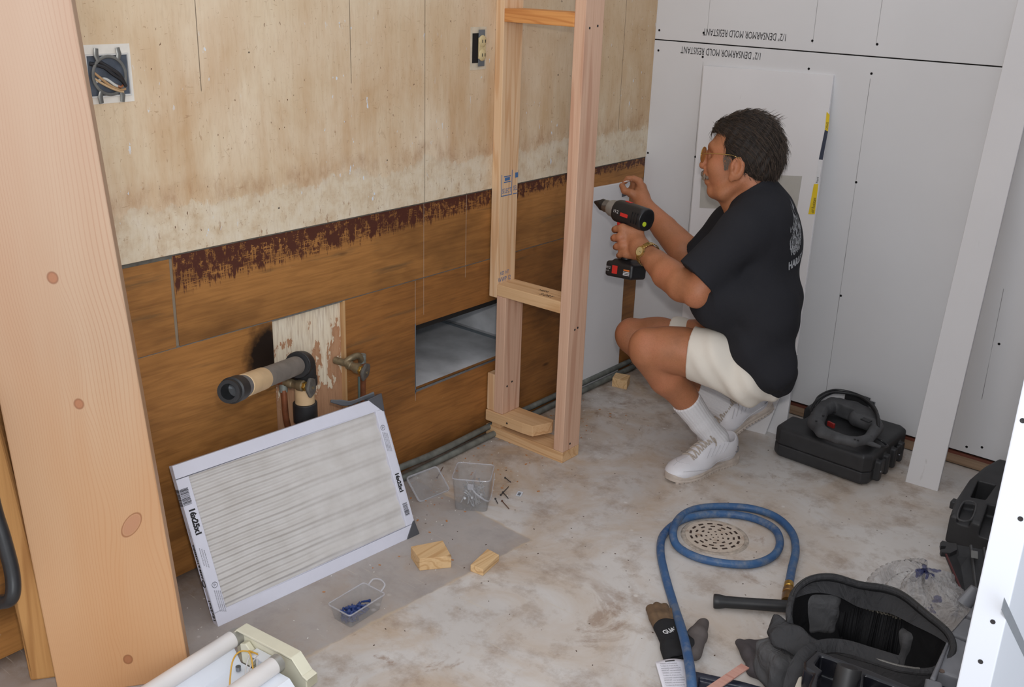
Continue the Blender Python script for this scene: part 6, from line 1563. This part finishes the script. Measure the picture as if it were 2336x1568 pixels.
# --- floor drain
t = thing('floor_drain', 'round cream painted floor drain grate with dark slots inside the hose loop', 'drain', (.93, -.955, 0))
M_gr = G('painted_grate', .7); M_gr = M_gr.fin(M_gr.mix(M_gr.mr(M_gr.noise(scale=30, detail=6, rough=.7), .52, .66, 0, .7), (196, 182, 168), (156, 128, 106)), M_gr.noise(scale=60), .3, .001)
dc = Vector((.930, -.955, 0))
obj('drain_rim', LA([(.082, .0), (.084, .0025), (.092, .003), (.096, .0005)], dc, (0, 0, 1), 48), plain('chipped_rim', (196, 182, 168), .8, var=.7, scale=60), t)
obj('grate', LA([(0, .004), (.083, .0035), (.084, 0)], dc, (0, 0, 1), 48), M_gr, t)
M_slot = plain('dark_slot', (62, 44, 36), .9, var=.6, scale=90)  # dark brown colour of the pads laid on the grate as slots
for rr, n, w_, l_ in ((.068, 15, .0032, .0078), (.053, 11, .0028, .0066), (.038, 9, .0028, .005), (.024, 7, .0026, .003), (.010, 4, .0022, .0022)):
    for k in range(n):
        a = 2*PI*k/n+rr*9; R = Matrix.Rotation(a, 3, 'Z'); obj('slot', BX((-w_, -l_, .0030), (w_, l_, .0047), R, dc+R @ Vector((rr, 0, 0))), M_slot, t, bevel=.002)

# --- crumpled plastic bag
cpl = Z(2095, 1385, .04)
def bagf(i, j):
    a = i*2*PI; e = j*PI/2; d = Vector((math.cos(a)*math.cos(e), math.sin(a)*math.cos(e), math.sin(e)))
    r = 1+.10*math.sin(a*5+e*4)+.07*math.sin(a*11+e*9+1)+.05*math.sin(a*23+e*17)
    return Vector((cpl.x+d.x*.135*r, cpl.y+d.y*.105*r, .004+d.z*.13*r))
bb = grid(bagf, 90, 34); bmesh.ops.remove_doubles(bb, verts=bb.verts, dist=1e-5)
g = G('crinkled_film', .12); n = g.noise(scale=14, detail=6, dist=2.5)
g.t.links.new(g.mr(n, .3, .7, .35, .75), g.b.inputs['Alpha'])
vv = g.vor(g.sc(g.P, 16, 16, 16), 1.)
col = g.mix(MUL(g, g.mr(g.noise(scale=16, detail=3), .63, .65, 0, 1), .9), (206, 204, 204), (40, 56, 130))
M_film = g.fin(col, n, 1., .02)
o = obj('plastic_bag', bb, M_film, ang=180); tag(o, 'crumpled clear plastic bag with blue print behind the tool bag', 'plastic bag')

# --- scraps and sweepings
b = SL([Z(1176, 1131, .0015), Z(1188, 1134, .0015), Z(1194, 1123, .003), Z(1182, 1121, .003)], (0, 0, .0005)); tag(obj('paper_scrap', b, plain('scrap_paper', (214, 218, 226), .6), smooth=False), 'tiny printed white paper scrap on the floor right of the nail tub', 'paper scrap')
obj('printed_mark', SL([Z(1180, 1130, .0025), Z(1186, 1131, .0025), Z(1189, 1125, .0035), Z(1183, 1124, .0035)], (0, 0, .0004)), plain('grey_print2', (110, 118, 128), .6), bpy.data.objects['paper_scrap'], smooth=False)
def chips(name, n, spread, mat, label, smin, smax, seed):
    R_ = random.Random(seed); b = bmesh.new()
    for k in range(n):
        x, y = spread(R_); s = R_.uniform(smin, smax); box(b, (-s, -s*.5, 0), (s, s*.5, s*.35), Matrix.Rotation(R_.uniform(0, PI), 3, 'Z'), (x, y, .0003))
    o = obj(name, b, mat, smooth=False); tag(o, label, 'debris'); o['kind'] = 'stuff'; return o
near = lambda R_: (abs(R_.gauss(.0, .14))+.06, R_.uniform(-1.9, -.4))
chips('wood_chips', 130, near, plain('chip_orange', (190, 130, 80), .8), 'orange wood chips swept along the foot of the plywood wall', .0014, .0045, 1)
chips('plaster_crumbs', 220, lambda R_: (abs(R_.gauss(0, .22))+.05, R_.uniform(-2.2, -.3)), plain('crumb_white', (220, 216, 210), .9), 'white plaster crumbs scattered over the floor near the plywood wall', .0008, .0026, 2)
chips('dirt_specks', 160, lambda R_: (R_.uniform(.1, 1.7), R_.uniform(-2.0, -.1)), plain('dirt_brown', (84, 62, 48), .9), 'brown dirt specks scattered over the concrete floor', .0007, .0024, 3)
